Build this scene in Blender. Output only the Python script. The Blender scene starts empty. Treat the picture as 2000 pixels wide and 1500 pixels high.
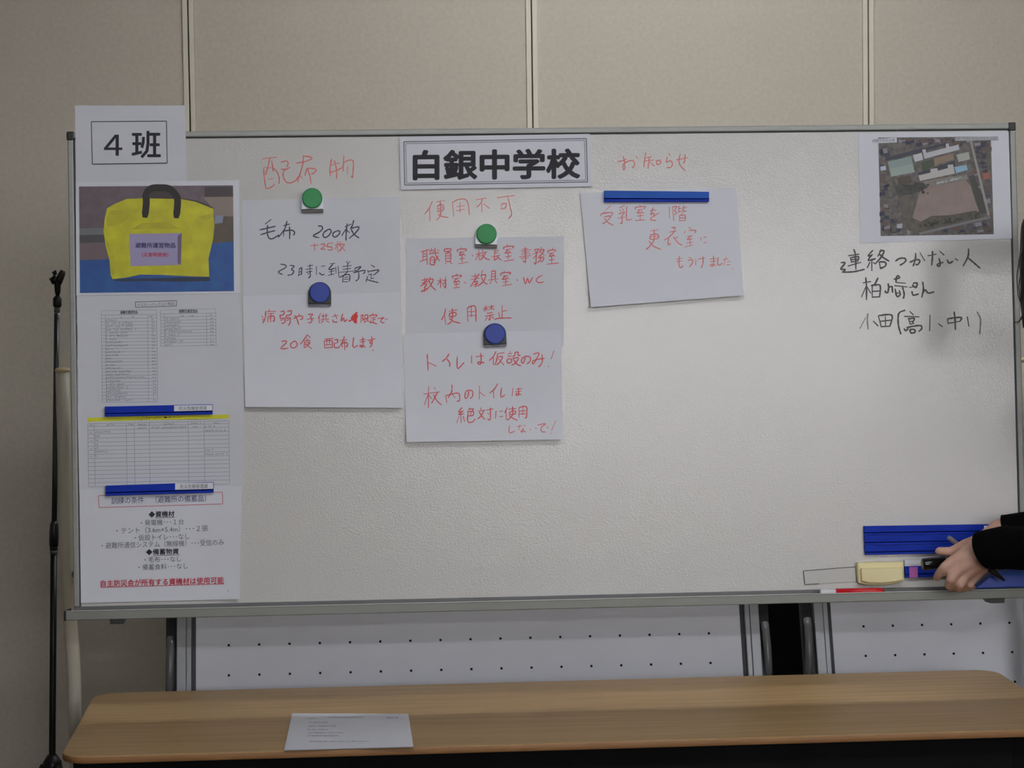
import bpy, bmesh, math, random
from mathutils import Vector, Matrix, noise
random.seed(7)
S = bpy.context.scene
COL = S.collection

# ------------------------------------------------------------------ camera
FPX = 4633.4; YAW = .0701; PITCH = .0557; ROLL = .0134; CAMZ = 1.5551
fw = Vector((math.sin(YAW)*math.cos(PITCH), math.cos(YAW)*math.cos(PITCH), -math.sin(PITCH)))
rt = Vector((math.cos(YAW), -math.sin(YAW), 0)); up = rt.cross(fw)
rt, up = math.cos(ROLL)*rt - math.sin(ROLL)*up, math.cos(ROLL)*up + math.sin(ROLL)*rt
CAM = Vector((0, 0, CAMZ))
cd = bpy.data.cameras.new('camera'); cam = bpy.data.objects.new('camera', cd); COL.objects.link(cam)
m = Matrix((rt, up, -fw)).transposed().to_4x4(); m.translation = CAM
cam.matrix_world = m
cd.sensor_width = 36; cd.lens = FPX/2000*36; cd.clip_start = .05; cd.clip_end = 60
S.camera = cam

# ------------------------------------------------------------------ world, exposure, ceiling lamps
wd = bpy.data.worlds.new('world'); S.world = wd; wd.use_nodes = True
wd.node_tree.nodes['Background'].inputs[0].default_value = (.02, .02, .022, 1)
S.view_settings.view_transform = 'Standard'; S.view_settings.look = 'None'
S.view_settings.gamma = 1; S.view_settings.use_curve_mapping = False
S.view_settings.exposure = -0.16
S.cycles.use_denoising = True
S.cycles.max_bounces = 6; S.cycles.diffuse_bounces = 4; S.cycles.glossy_bounces = 3
CEIL = 2.7
# (x, y, power): fluorescent fixtures that are on, all well in front of the board
LAMPS = [(.75, -1.85, 24), (2.35, -1.85, 24), (1.0, -4.4, 26), (2.9, -4.4, 26),
         (1.3, -7.4, 46), (3.2, -7.4, 46), (1.6, -10.6, 46), (3.6, -10.6, 46)]
LAMPS += [(.85, 5.0, 10), (.1, 2.5, 11), (1.5, 2.5, 11)]
TUBE_STRENGTH = 92.0

# ------------------------------------------------------------------ pixel <-> world helpers
def ray(px, py):
    return (fw + rt*((px-1000)/FPX) - up*((py-750)/FPX)).normalized()
def W(px, py, D):
    d = ray(px, py); return CAM + d*(D/d.y)
BT = .0865; BY = -.0031
bd = Vector((math.cos(BY), math.sin(BY), 0)); bn0 = Vector((-math.sin(BY), math.cos(BY), 0))
bu = Vector((0, 0, 1))*math.cos(BT) + bn0*math.sin(BT)
bn = bd.cross(bu)                       # points towards the camera
BO = Vector((-.498, 4.4104, .9098)); BW = 1.7725; BH = .87
def B(px, py, off=0.0):
    d = ray(px, py); o = BO + bn*off
    return CAM + d*((o-CAM).dot(bn)/d.dot(bn))
def L(a, b, off=0.0): return BO + bd*a + bu*b + bn*off

# ------------------------------------------------------------------ materials
def lin(c): return tuple(((v/255)/12.92 if v/255 <= .04045 else ((v/255+.055)/1.055)**2.4) for v in c)
MATS = {}
def mat(name, rgb, rough=.6, metal=0., spec=.5, var=0., vscale=8., bump=0., bscale=60., emit=0., stretch=None, rgb2=None):
    if name in MATS: return MATS[name]
    mt = bpy.data.materials.new(name); mt.use_nodes = True; nt = mt.node_tree; p = nt.nodes['Principled BSDF']
    c = lin(rgb)+(1,)
    p.inputs['Base Color'].default_value = c; p.inputs['Roughness'].default_value = rough
    p.inputs['Metallic'].default_value = metal; p.inputs['Specular IOR Level'].default_value = spec
    if emit:
        p.inputs['Emission Color'].default_value = c; p.inputs['Emission Strength'].default_value = emit
    if var or rgb2:
        tc = nt.nodes.new('ShaderNodeTexCoord'); mp = nt.nodes.new('ShaderNodeMapping'); n = nt.nodes.new('ShaderNodeTexNoise')
        n.inputs['Scale'].default_value = vscale; n.inputs['Detail'].default_value = 6
        mp.inputs['Scale'].default_value = stretch or (1, 1, 1)
        nt.links.new(tc.outputs['Object'], mp.inputs[0]); nt.links.new(mp.outputs[0], n.inputs['Vector'])
        r = nt.nodes.new('ShaderNodeValToRGB'); r.color_ramp.elements[0].position = .3; r.color_ramp.elements[1].position = .7
        c2 = lin(rgb2) if rgb2 else tuple(v*(1-var) for v in c[:3])
        c1 = c[:3] if rgb2 else tuple(min(1, v*(1+var)) for v in c[:3])
        r.color_ramp.elements[0].color = tuple(c2)+(1,); r.color_ramp.elements[1].color = tuple(c1)+(1,)
        nt.links.new(n.outputs['Fac'], r.inputs[0]); nt.links.new(r.outputs[0], p.inputs['Base Color'])
    if bump:
        tc = nt.nodes.new('ShaderNodeTexCoord'); n = nt.nodes.new('ShaderNodeTexNoise'); b = nt.nodes.new('ShaderNodeBump')
        n.inputs['Scale'].default_value = bscale; n.inputs['Detail'].default_value = 3
        b.inputs['Strength'].default_value = bump; b.inputs['Distance'].default_value = .002
        nt.links.new(tc.outputs['Object'], n.inputs['Vector']); nt.links.new(n.outputs['Fac'], b.inputs['Height'])
        nt.links.new(b.outputs[0], p.inputs['Normal'])
    MATS[name] = mt; return mt

WALL = mat('beige_fabric_wall', (208, 201, 186), .85, var=.05, vscale=90, bump=.25, bscale=500)
CREAM = mat('cream_edge_strip', (232, 226, 208), .5)
DARK = mat('dark_gap', (22, 20, 24), .9)
CEILM = mat('ceiling_board', (205, 203, 198), .9, var=.04, vscale=30)
FLOORM = mat('carpet_floor', (58, 56, 56), .95, var=.2, vscale=200, bump=.4, bscale=400)
SIDE = mat('side_wall_paint', (196, 188, 172), .85, var=.03, vscale=10)
BOARD = mat('whiteboard_enamel', (212, 211, 209), .13, spec=.4, bump=.16, bscale=330)
ALU = mat('anodised_aluminium', (150, 152, 148), .5, metal=.35, var=.05, vscale=30, stretch=(1, 8, 8))
ALUD = mat('dark_aluminium', (60, 62, 66), .6, metal=.3)
BLACK = mat('black_plastic', (20, 20, 22), .45)
BLACKM = mat('black_painted_metal', (15, 15, 17), .4)
IVORY = mat('ivory_painted_tube', (214, 209, 192), .4)
IVCAP = mat('ivory_cap', (226, 206, 160), .5)
PAPER = mat('paper_white', (222, 225, 233), .8, spec=.3, var=.015, vscale=14)
PAPERW = mat('paper_bright', (230, 233, 242), .75, spec=.3, var=.015, vscale=14)
INKR = mat('red_marker_ink', (222, 124, 122), .6, var=.12, vscale=120)
INKR2 = mat('red_marker_ink_dark', (214, 92, 98), .6, var=.12, vscale=120)
INKRS = mat('red_scribble_ink', (220, 40, 38), .5)
INKK = mat('dark_marker_ink', (72, 66, 84), .6, var=.1, vscale=120)
INKB = mat('black_board_ink', (62, 62, 62), .5, var=.15, vscale=120)
INKF = mat('faded_board_ink', (132, 132, 134), .5, var=.15, vscale=120)
PRK = mat('printed_black', (36, 36, 44), .7)
PRG = mat('printed_grey', (96, 98, 108), .7)
PRL = mat('printed_fine_grey', (158, 161, 170), .7)
PRN = mat('printed_navy', (58, 58, 112), .7)
PRR = mat('printed_red', (196, 40, 66), .7)
PRF = mat('printed_red_line', (200, 110, 125), .7)
PRY = mat('printed_yellow', (226, 226, 50), .7)
BLUE = mat('blue_magnet_rubber', (8, 48, 172), .6, spec=.2, var=.06, vscale=40)
BLUEL = mat('blue_magnet_light', (40, 92, 186), .6, spec=.2, var=.06, vscale=40)
BLUED = mat('blue_magnet_groove', (4, 12, 60), .8, spec=.1)
LABELW = mat('label_white', (238, 240, 248), .5)
GREEN = mat('green_magnet', (20, 140, 72), .5)
BLUEDISC = mat('blue_disc_magnet', (32, 62, 160), .5)
CHROME = mat('pale_metal_clip', (206, 210, 218), .35, metal=.2)
SKIN = mat('skin', (212, 178, 158), .55, rgb2=(200, 152, 136), vscale=26, var=.1)
SWEAT = mat('black_sweater', (5, 5, 6), 1., spec=.1, bump=.4, bscale=300)
HAIRM = mat('dark_brown_hair', (26, 20, 20), .45, var=.3, vscale=60, stretch=(10, 10, 1))
PANTS = mat('charcoal_trousers', (40, 42, 50), .9)
SHOE = mat('black_shoe', (18, 18, 18), .5)
CREAMP = mat('cream_eraser_plastic', (246, 234, 178), .35)
PINK = mat('pink_label', (206, 110, 190), .6)
PEG = mat('white_coated_steel', (240, 243, 254), .45, var=.02, vscale=10)
PEGF = mat('silver_panel_frame', (196, 200, 206), .35, metal=.35)

# wood with grain along x
def wood():
    mt = bpy.data.materials.new('oak_laminate'); mt.use_nodes = True; nt = mt.node_tree; p = nt.nodes['Principled BSDF']
    tc = nt.nodes.new('ShaderNodeTexCoord'); mp = nt.nodes.new('ShaderNodeMapping'); mp.inputs['Scale'].default_value = (1.2, 26, 26)
    n = nt.nodes.new('ShaderNodeTexNoise'); n.inputs['Scale'].default_value = 2.2; n.inputs['Detail'].default_value = 8; n.inputs['Distortion'].default_value = .5
    r = nt.nodes.new('ShaderNodeValToRGB'); r.color_ramp.elements[0].position = .32; r.color_ramp.elements[1].position = .7
    r.color_ramp.elements[0].color = lin((170, 138, 94))+(1,); r.color_ramp.elements[1].color = lin((190, 160, 114))+(1,)
    for a, b in ((tc.outputs['Object'], mp.inputs[0]), (mp.outputs[0], n.inputs['Vector']), (n.outputs['Fac'], r.inputs[0]), (r.outputs[0], p.inputs['Base Color'])): nt.links.new(a, b)
    p.inputs['Roughness'].default_value = .38; p.inputs['Specular IOR Level'].default_value = .4
    return mt
WOOD = wood(); WOODE = mat('oak_edge_band', (150, 108, 66), .55)

# ------------------------------------------------------------------ object helpers
def tag(o, label=None, cat=None, group=None, kind=None):
    for k, v in (('label', label), ('category', cat), ('group', group), ('kind', kind)):
        if v: o[k] = v
    return o
def empty(name, loc, label=None, cat=None, group=None, kind=None):
    o = bpy.data.objects.new(name, None); o.location = loc; o.empty_display_size = .05; COL.objects.link(o)
    return tag(o, label, cat, group, kind)
def wloc(o):
    v = Vector(o.location); p = o.parent
    while p: v += Vector(p.location); p = p.parent
    return v
def obj(name, verts, faces, mt, parent=None, smooth=False, origin=None, bevel=0, seg=2, local=False):
    """one mesh object from world-space vertices"""
    verts = [Vector(v) for v in verts]
    if local: o0 = Vector((0, 0, 0)); org = Vector(origin or (0, 0, 0))
    elif parent is not None: o0 = wloc(parent); org = Vector((0, 0, 0))
    else:
        if origin is None:
            n = len(verts); origin = Vector((sum(v.x for v in verts)/n, sum(v.y for v in verts)/n, min(v.z for v in verts)))
        o0 = Vector(origin); org = o0
    me = bpy.data.meshes.new(name)
    me.from_pydata([v-o0 for v in verts], [], faces); me.validate()
    bm = bmesh.new(); bm.from_mesh(me)
    bmesh.ops.recalc_face_normals(bm, faces=bm.faces)
    if bevel:
        es = [e for e in bm.edges if len(e.link_faces) == 2 and e.calc_face_angle(0) > .6]
        bmesh.ops.bevel(bm, geom=es, offset=bevel, segments=seg, affect='EDGES', profile=.6)
    if smooth:
        for f in bm.faces: f.smooth = True
    bm.to_mesh(me); bm.free()
    if isinstance(mt, (list, tuple)):
        for x in mt: me.materials.append(x)
    else: me.materials.append(mt)
    o = bpy.data.objects.new(name, me); o.location = org; COL.objects.link(o)
    if parent is not None: o.parent = parent
    return o
BF = [(0, 1, 2, 3), (7, 6, 5, 4), (0, 4, 5, 1), (1, 5, 6, 2), (2, 6, 7, 3), (3, 7, 4, 0)]
def box(name, a, b, mt, parent=None, bevel=0, origin=None, local=False, fn=None):
    (x0, y0, z0), (x1, y1, z1) = a, b
    vs = [(x0, y0, z0), (x1, y0, z0), (x1, y1, z0), (x0, y1, z0), (x0, y0, z1), (x1, y0, z1), (x1, y1, z1), (x0, y1, z1)]
    if fn: vs = [fn(*v) for v in vs]
    return obj(name, vs, BF, mt, parent, bevel=bevel, origin=origin, local=local)
def lbox(name, a0, a1, b0, b1, o0, o1, mt, parent, bevel=0):
    return box(name, (a0, b0, o0), (a1, b1, o1), mt, parent, bevel, fn=L)
def prism(name, quad, off, depth, mt, parent=None, bevel=0):
    """quad: four photo points of the front face, lying off in front of the board; depth goes back to the board"""
    f = [B(x, y, off) for x, y in quad]; b = [v - bn*depth for v in f]
    return obj(name, b+f, BF, mt, parent, bevel=bevel)
def tube_mesh(pts, rads, seg=20, cap=True):
    vs, fs = [], []; n = len(pts); pts = [Vector(p) for p in pts]
    ref = Vector((0, 0, 1)); t0 = (pts[1]-pts[0]).normalized()
    if abs(t0.dot(ref)) > .9: ref = Vector((0, 1, 0))
    for i, p in enumerate(pts):
        t = (pts[min(i+1, n-1)]-pts[max(i-1, 0)]).normalized()
        a = t.cross(ref).normalized(); b = t.cross(a)
        for k in range(seg):
            w = 2*math.pi*k/seg; vs.append(p + (a*math.cos(w)+b*math.sin(w))*rads[i])
    for i in range(n-1):
        for k in range(seg):
            fs.append((i*seg+k, i*seg+(k+1) % seg, (i+1)*seg+(k+1) % seg, (i+1)*seg+k))
    if cap: fs.append(tuple(range(seg))); fs.append(tuple(range((n-1)*seg, n*seg)))
    return vs, fs
def tube(name, pts, rads, mt, parent=None, seg=20, smooth=True, origin=None):
    if not isinstance(rads, (list, tuple)): rads = [rads]*len(pts)
    vs, fs = tube_mesh(pts, rads, seg)
    o = obj(name, vs, fs, mt, parent, smooth=smooth, origin=origin)
    if smooth:
        for p in o.data.polygons:
            if len(p.vertices) > 4: p.use_smooth = False
    return o
def copy_tree(o, parent=None):
    c = o.copy(); COL.objects.link(c)
    if parent: c.parent = parent
    for ch in [x for x in bpy.data.objects if x.parent == o and x != c]: copy_tree(ch, c)
    return c

# ------------------------------------------------------------------ room
RX0, RX1, RY0, RY1 = -4.2, 6.2, -13.0, 6.287
tag(box('floor', (RX0, RY0, -.1), (RX1, RY1+.3, 0), FLOORM), kind='structure')
tag(box('ceiling', (RX0, RY0, CEIL), (RX1, RY1+.3, CEIL+.1), CEILM), kind='structure')
tag(box('wall_left', (RX0-.1, RY0, 0), (RX0, RY1+.3, CEIL), SIDE), kind='structure')
tag(box('wall_right', (RX1, RY0, 0), (RX1+.1, RY1+.3, CEIL), SIDE), kind='structure')
tag(box('wall_front', (RX0, RY0-.1, 0), (RX1, RY0, CEIL), SIDE), kind='structure')
# back wall: sliding partition panels with cream edge strips and dark joints
wb = box('wall_back', (RX0, RY1+.03, 0), (RX1, RY1+.15, CEIL), DARK); tag(wb, kind='structure')
SX = -.3943; k0 = -5
for k in range(k0, 8):
    xa = max(SX+.9*k, RX0); xb = min(SX+.9*(k+1), RX1)
    if xb-xa < .05: continue
    box('wall_panel', (xa+.0155, RY1+.001, 0), (xb-.0155, RY1+.03, CEIL), WALL, wb)
    for x0 in (xa+.0018, xb-.0148):
        box('edge_strip', (x0, RY1-.006, 0), (x0+.013, RY1+.03, CEIL), CREAM, wb, bevel=.0012)
tag(box('baseboard_back', (RX0, RY1-.02, 0), (RX1, RY1-.0065, .08), mat('grey_baseboard', (90, 88, 86), .7), bevel=.003), kind='structure')
# ceiling fixtures
g = 'surface mounted ceiling lights'
for i, (lx, ly, pw) in enumerate(LAMPS):
    e = empty('ceiling_light', (lx, ly, CEIL-.10), 'white twin-tube ceiling fixture, %s one of the row %s' % ('left' if i in (0, 2, 4, 6, 9) else 'right', {-1.85: 'above the camera', -4.4: 'just behind the camera', -7.4: 'farther behind the camera', -10.6: 'farthest behind the camera', 5.0: 'between board and back wall', 2.5: 'before the table'}[ly]), 'ceiling light', g)
    vs = [(lx+sx*.63, ly+y, z) for sx in (-1, 1) for y, z in ((-.11, CEIL-.0005), (-.03, CEIL-.06), (.03, CEIL-.06), (.11, CEIL-.0005))]
    obj('housing', vs, [(0, 1, 2, 3), (4, 5, 6, 7), (0, 1, 5, 4), (1, 2, 6, 5), (2, 3, 7, 6), (3, 0, 4, 7)], LABELW, e)
    for dy in (-.075, .075):
        mt_t = mat('lit_tube_%d' % pw, (252, 251, 252), .5, emit=TUBE_STRENGTH*pw/30)
        v_, f_ = tube_mesh([(lx-.6, ly+dy, CEIL-.075), (lx+.6, ly+dy, CEIL-.075)], [.0155]*2, 8); obj('fluorescent_tube', v_, f_, mt_t, e)
        for sx in (-.615, .615): box('lamp_holder', (lx+sx-.014, ly+dy-.016, CEIL-.092), (lx+sx+.014, ly+dy+.016, CEIL-.02), LABELW, e)

# ------------------------------------------------------------------ whiteboard
wbd = empty('whiteboard', L(BW/2, -.05, -.03), 'large white magnetic board in a silver frame on ivory tube legs', 'whiteboard')
lbox('board_surface', 0, BW, 0, BH, -.012, 0, BOARD, wbd)
lbox('back_panel', 0, BW, 0, BH, -.020, -.0125, ALUD, wbd)
FW = .0105
lbox('frame_rail', -FW, BW+FW, BH, BH+FW, -.022, .007, ALU, wbd, .002)
lbox('frame_rail', -FW, 0, 0, BH, -.022, .007, ALU, wbd, .002)
lbox('frame_rail', BW, BW+FW, 0, BH, -.022, .007, ALU, wbd, .002)
# dark line where enamel meets rail
lbox('frame_gap', 0, BW, BH-.0022, BH-.0002, 0, .0012, ALUD, wbd)
lbox('frame_gap', BW-.0022, BW-.0002, 0, BH-.003, 0, .0012, ALUD, wbd)
lbox('frame_gap', .0002, .0022, 0, BH-.003, 0, .0012, ALUD, wbd)
for a in (-FW-.0015, BW-.003):
    lbox('corner_cap', a, a+.0135, BH-.004, BH+FW+.0015, -.023, .0095, BLACK, wbd, .002)
# bottom rail and pen tray (a trough with a lip)
lbox('frame_rail', -FW, BW+FW, -.0088, 0, -.022, .004, mat('aluminium_bottom_rail', (104, 105, 106), .5, metal=.5), wbd, .001)
def traypt(a, s, t): return L(a, s, t)
prof = [(-.009, 0), (-.0105, .004), (-.0108, .050), (-.009, .0545), (-.0048, .0565), (-.0048, .0590), (-.0062, .0602), (-.0203, .0602), (-.0215, .0590), (-.0215, -.02), (-.010, -.02)]
vs = [L(a, b, o) for a in (-.018, BW+.018) for b, o in prof]; n = len(prof)
fs = [(i, (i+1) % n, n+(i+1) % n, n+i) for i in range(n)] + [tuple(range(n)), tuple(range(n, 2*n))]
obj('pen_tray', vs, fs, mat('aluminium_tray', (132, 134, 129), .5, metal=.4), wbd)
lbox('tray_edge_highlight', -.018, BW+.018, -.0050, -.0040, .0560, .0606, mat('tray_highlight_paint', (205, 208, 204), .4, metal=.3), wbd)  # lip highlight put into the colour: paler strip along the tray's top edge
for a in (-.0225, BW+.018):
    lbox('tray_end_cap', a, a+.0045, -.0225, -.004, -.02, .0615, BLACK, wbd, .002)
def clip(x0, x1, slant):
    q = [B(x0, 1200, .03), B(x1, 1200, .03)]
    a0 = (q[0]-BO).dot(bd); a1 = (q[1]-BO).dot(bd)
    vs = [L(a, b, o) for o in (.02, .058) for a, b in ((a0, -.0215), (a1, -.0215), (a1-.001, -.0300), (a0+slant, -.0300))]
    obj('tray_clip', vs, BF, BLACK, wbd, bevel=.001)
clip(217, 246, .001); clip(1920, 1956, .008)
# legs: ivory tubes behind the board ends
def post(pts, D, label):
    P = [W(x, y, D+dd) for x, y, dd in pts]
    last = P[-1]; P.append(Vector((last.x+.004, last.y, .35))); P.append(Vector((last.x+.004, last.y, .06)))
    o = tube('leg', P, [.0138]*len(P), IVORY, wbd, 24); o['label'] = label
    tube('leg_cap', [P[0], P[0]+Vector((0, 0, .005)), P[0]+Vector((0, 0, .008))], [.0146, .0146, .010], IVCAP, o, 24)
    b = P[-1]
    fb = tube('foot_bar', [b+Vector((0, -.13, -.012)), b+Vector((0, .27, -.012))], .018, IVORY, wbd)
    for dy in (-.105, .25):
        tube('castor', [b+Vector((-.012, dy, -.036)), b+Vector((.012, dy, -.036))], .023, BLACK, fb)
    tube('cross_bar', [L(.12, .02, -.045), Vector((P[0].x+.014, P[0].y, L(0, .02).z))], .009, ALU, wbd) if P[0].x < 0 else \
        tube('cross_bar', [L(BW-.12, .02, -.045), Vector((P[0].x, P[0].y, L(0, .02).z))], .009, ALU, wbd)
post([(122, 726, 0), (125, 850, 0), (128, 1000, 0), (132, 1120, 0), (137, 1210, 0), (142, 1270, 0), (145, 1330, 0), (146, 1400, 0)], 4.72, 'ivory tube leg at the left end')
post([(2007, 706, 0), (2009, 850, 0), (2010, 1000, 0), (2011, 1180, 0), (2012, 1330, 0)], 4.72, 'ivory tube leg at the right end')
tube('stretcher_bar', [Vector((W(146, 1400, 4.72).x, 4.72, .2)), Vector((W(2012, 1330, 4.72).x, 4.72, .2))], .014, IVORY, wbd)

# ------------------------------------------------------------------ flat marks: strokes, polygons, type
def ribbon(pts, w, fn, off):
    """round-ended ribbon along photo points pts, width w photo pixels; fn(px,py,off) -> world"""
    P = []
    if len(pts) > 2:                                   # Catmull-Rom smoothing
        q = [pts[0]]+list(pts)+[pts[-1]]
        for i in range(1, len(q)-2):
            for s in range(4):
                t = s/4; a, b, c, d = q[i-1], q[i], q[i+1], q[i+2]
                P.append(tuple(.5*((2*b[j])+(-a[j]+c[j])*t+(2*a[j]-5*b[j]+4*c[j]-d[j])*t*t+(-a[j]+3*b[j]-3*c[j]+d[j])*t**3) for j in (0, 1)))
        P.append(pts[-1])
    else: P = list(pts)
    if len(P) == 1: P = [P[0], (P[0][0]+.1, P[0][1])]
    (ax, ay), (bx, by) = P[0], P[-1]
    vs, fs = [], []; n = len(P)
    for i, (x, y) in enumerate(P):
        x0, y0 = P[max(i-1, 0)]; x1, y1 = P[min(i+1, n-1)]
        dx, dy = x1-x0, y1-y0; l = math.hypot(dx, dy) or 1; dx /= l; dy /= l
        ww = w*(.5 if i not in (0, n-1) else .34)*(1+(.16 if w < 8 else 0)*math.sin(i*1.7+x*.3))
        if i == 0: x -= dx*w*.25; y -= dy*w*.25
        if i == n-1: x += dx*w*.25; y += dy*w*.25
        vs += [fn(x-dy*ww, y+dx*ww, off), fn(x+dy*ww, y-dx*ww, off)]
    fs = [(2*i, 2*i+1, 2*i+3, 2*i+2) for i in range(n-1)]
    return vs, fs
class Acc:
    def __init__(s): s.v = []; s.f = []
    def add(s, vf):
        o = len(s.v); s.v += vf[0]; s.f += [tuple(i+o for i in f) for f in vf[1]]
    def out(s, name, mt, parent, label=None):
        if not s.v: return
        o = obj(name, s.v, s.f, mt, parent)
        if label: o['label'] = label
        return o
def strokes(txt, o, s):
    out = []
    for st in txt.replace('\n', ';').split(';'):
        st = st.strip()
        if not st: continue
        p = []
        for t in st.split():
            a, b = t.split(','); p.append((o[0]+float(a)*s, o[1]+float(b)*s))
        out.append(p)
    return out
def write(txt, o, s, w, mt, fn, parent, name='handwriting', label=None, off=.0005):
    A = Acc(); j = 0
    for p in strokes(txt, o, s):
        j += 1; A.add(ribbon(p, w, fn, off+(j % 5)*.00004))
    return A.out(name, mt, parent, label)
def lines(segs, w, mt, fn, parent, name='ruled_lines', off=.0004):
    A = Acc()
    for j, p in enumerate(segs):
        (x0, y0), (x1, y1) = p; l = math.hypot(x1-x0, y1-y0) or 1; dx, dy = (x1-x0)/l*w/2, (y1-y0)/l*w/2
        N = 6
        for k in range(N):
            a = k/N; b = (k+1)/N
            xa, ya, xb, yb = x0+(x1-x0)*a, y0+(y1-y0)*a, x0+(x1-x0)*b, y0+(y1-y0)*b
            A.add(([fn(xa-dy, ya+dx, off+(j % 2)*.00006), fn(xa+dy, ya-dx, off+(j % 2)*.00006), fn(xb+dy, yb-dx, off+(j % 2)*.00006), fn(xb-dy, yb+dx, off+(j % 2)*.00006)], [(0, 1, 2, 3)]))
    return A.out(name, mt, parent)
def poly(name, pts, mt, fn, parent, off):
    return obj(name, [fn(x, y, off) for x, y in pts], [tuple(range(len(pts)))], mt, parent)
def typed(text, x0, x1, y0, h, mt, fn, parent, slope=0., bold=0., name='printed_text', off=.0005, vskew=0.):
    """printed type fitted to photo box; y0 = top at x0, h = height; bold = emboldening in em"""
    cu = bpy.data.curves.new('type', 'FONT'); cu.body = text; cu.resolution_u = 2; cu.size = 1
    ob = bpy.data.objects.new('type', cu); COL.objects.link(ob)
    dg = bpy.context.evaluated_depsgraph_get(); me = bpy.data.meshes.new_from_object(ob.evaluated_get(dg))
    vs = [v.co.copy() for v in me.vertices]; fs = [tuple(p.vertices) for p in me.polygons]
    COL.objects.unlink(ob); bpy.data.objects.remove(ob); bpy.data.curves.remove(cu); bpy.data.meshes.remove(me)
    if not vs: return None
    mx0 = min(v.x for v in vs)-bold; mx1 = max(v.x for v in vs)+bold; my0 = min(v.y for v in vs)-bold; my1 = max(v.y for v in vs)+bold
    sh = [(0, 0)] + ([(bold*math.cos(k*math.pi/4), bold*math.sin(k*math.pi/4)) for k in range(8)] if bold else [])
    P, F_ = [], []
    for k, (dx, dy) in enumerate(sh):
        o = len(P); F_ += [tuple(i+o for i in f) for f in fs]
        for v in vs:
            u = (v.x+dx-mx0)/(mx1-mx0); t = (my1-v.y-dy)/(my1-my0)
            P.append(fn(x0+(x1-x0)*u+vskew*t*h, y0+slope*(x1-x0)*u+h*t, off+k*.00002))
    return obj(name, P, F_, mt, parent)

# ------------------------------------------------------------------ sheets of paper
class Sheet:
    def __init__(s, name, quad, base, label, cat='paper', group=None, mt=None, curl=(0, 0, 0), nx=14, ny=12):
        """quad: TL,TR,BR,BL photo points; curl = lift in metres at (bottom edge, left edge, right edge)"""
        s.q = quad; s.base = base; s.curl = curl
        c = s.P(sum(p[0] for p in quad)/4, max(p[1] for p in quad), 0)
        s.e = empty(name, c, label, cat, group)
        vs = []
        for z in (0, -.0004):
            for j in range(ny+1):
                for i in range(nx+1):
                    x, y = s.uv2px(i/nx, j/ny); vs.append(s.P(x, y, z))
        n = nx+1; m = (nx+1)*(ny+1); fs = []
        for j in range(ny):
            for i in range(nx):
                a = j*n+i; fs.append((a, a+1, a+n+1, a+n)); fs.append((m+a, m+a+n, m+a+n+1, m+a+1))
        obj('sheet', vs, fs, mt or PAPER, s.e, smooth=True)
    def uv2px(s, u, v):
        (a, b), (c, d), (e, f), (g_, h) = s.q
        return ((a*(1-u)+c*u)*(1-v)+(g_*(1-u)+e*u)*v, (b*(1-u)+d*u)*(1-v)+(h*(1-u)+f*u)*v)
    def uv(s, x, y):
        (a, b), (c, d), (e, f), (g_, h) = s.q
        v = .5
        for _ in range(3):
            xl = a+(g_-a)*v; xr = c+(e-c)*v; u = (x-xl)/(xr-xl)
            yt = b+(d-b)*u; yb = h+(f-h)*u; v = (y-yt)/(yb-yt)
        return min(1.05, max(-.05, u)), min(1.05, max(-.05, v))
    def lift(s, x, y):
        u, v = s.uv(x, y)
        return s.curl[0]*max(0, (v-.45)/.55)**2 + s.curl[1]*max(0, (.3-u)/.3)**2 + s.curl[2]*max(0, (u-.7)/.3)**2
    def P(s, x, y, off):
        l = .0075*min(1, max(0, (352-y)/36)) if s.base == .00141 else s.lift(x, y)
        return B(x, y, s.base+off+l)

# left column
s1 = Sheet('group_sign', [(146.5, 206), (361, 206), (369, 508), (150, 512)], .00141, 'printed group number sheet sticking up over the top left corner of the board', 'paper', mt=PAPER)
lines([((178.3, 237.6), (325, 236.6)), ((325, 236.6), (326.5, 318.5)), ((326.5, 318.5), (180.4, 320.5)), ((180.4, 320.5), (178.3, 237.6))], 1.5, PRK, s1.P, s1.e, 'printed_frame')
typed('４', 203, 239, 263, 41, PRK, s1.P, s1.e, bold=.008)
typed('班', 257, 314, 255.5, 53.5, PRK, s1.P, s1.e, bold=.016)
s2 = Sheet('photo_print', [(148, 356), (467, 352), (469, 573), (149, 577)], .0026, 'colour print of a yellow bag on the left edge of the board', 'photo print', mt=PAPERW)
O2 = (130, 340); k2 = .18
def PX(pts, o, s): return [(o[0]+x*s, o[1]+y*s) for x, y in pts]
def bp(name, pts, rgb, off, rgb2=None, vs=60, mname=None):
    return poly(name, PX(pts, O2, k2), mat(mname or 'bagphoto_'+'_'.join(map(str, rgb)), rgb, .5, rgb2=rgb2, vscale=vs), s2.P, s2.e, off)
bp('picture_area', [(135, 135), (1805, 122), (1817, 1270), (145, 1290)], (112, 98, 106), .0003, (96, 84, 92))
bp('picture_area', [(139, 590), (400, 583), (410, 655), (140, 662)], (112, 115, 118), .0004)
bp('picture_area', [(140, 662), (410, 655), (420, 740), (141, 748)], (74, 72, 76), .0004)
bp('picture_area', [(141, 748), (430, 740), (460, 920), (142, 935)], (112, 96, 100), .0004)
bp('picture_area', [(1500, 140), (1806, 136), (1808, 245), (1495, 250)], (66, 58, 60), .0004)
bp('picture_area', [(1480, 250), (1808, 245), (1810, 460), (1600, 450), (1590, 375)], (140, 126, 118), .0004)
bp('picture_area', [(1600, 450), (1810, 460), (1812, 735), (1560, 745)], (98, 86, 70), .0004, (84, 74, 62))
bp('picture_area', [(1610, 450), (1705, 450), (1690, 530), (1605, 540)], (140, 148, 168), .0005)
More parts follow.
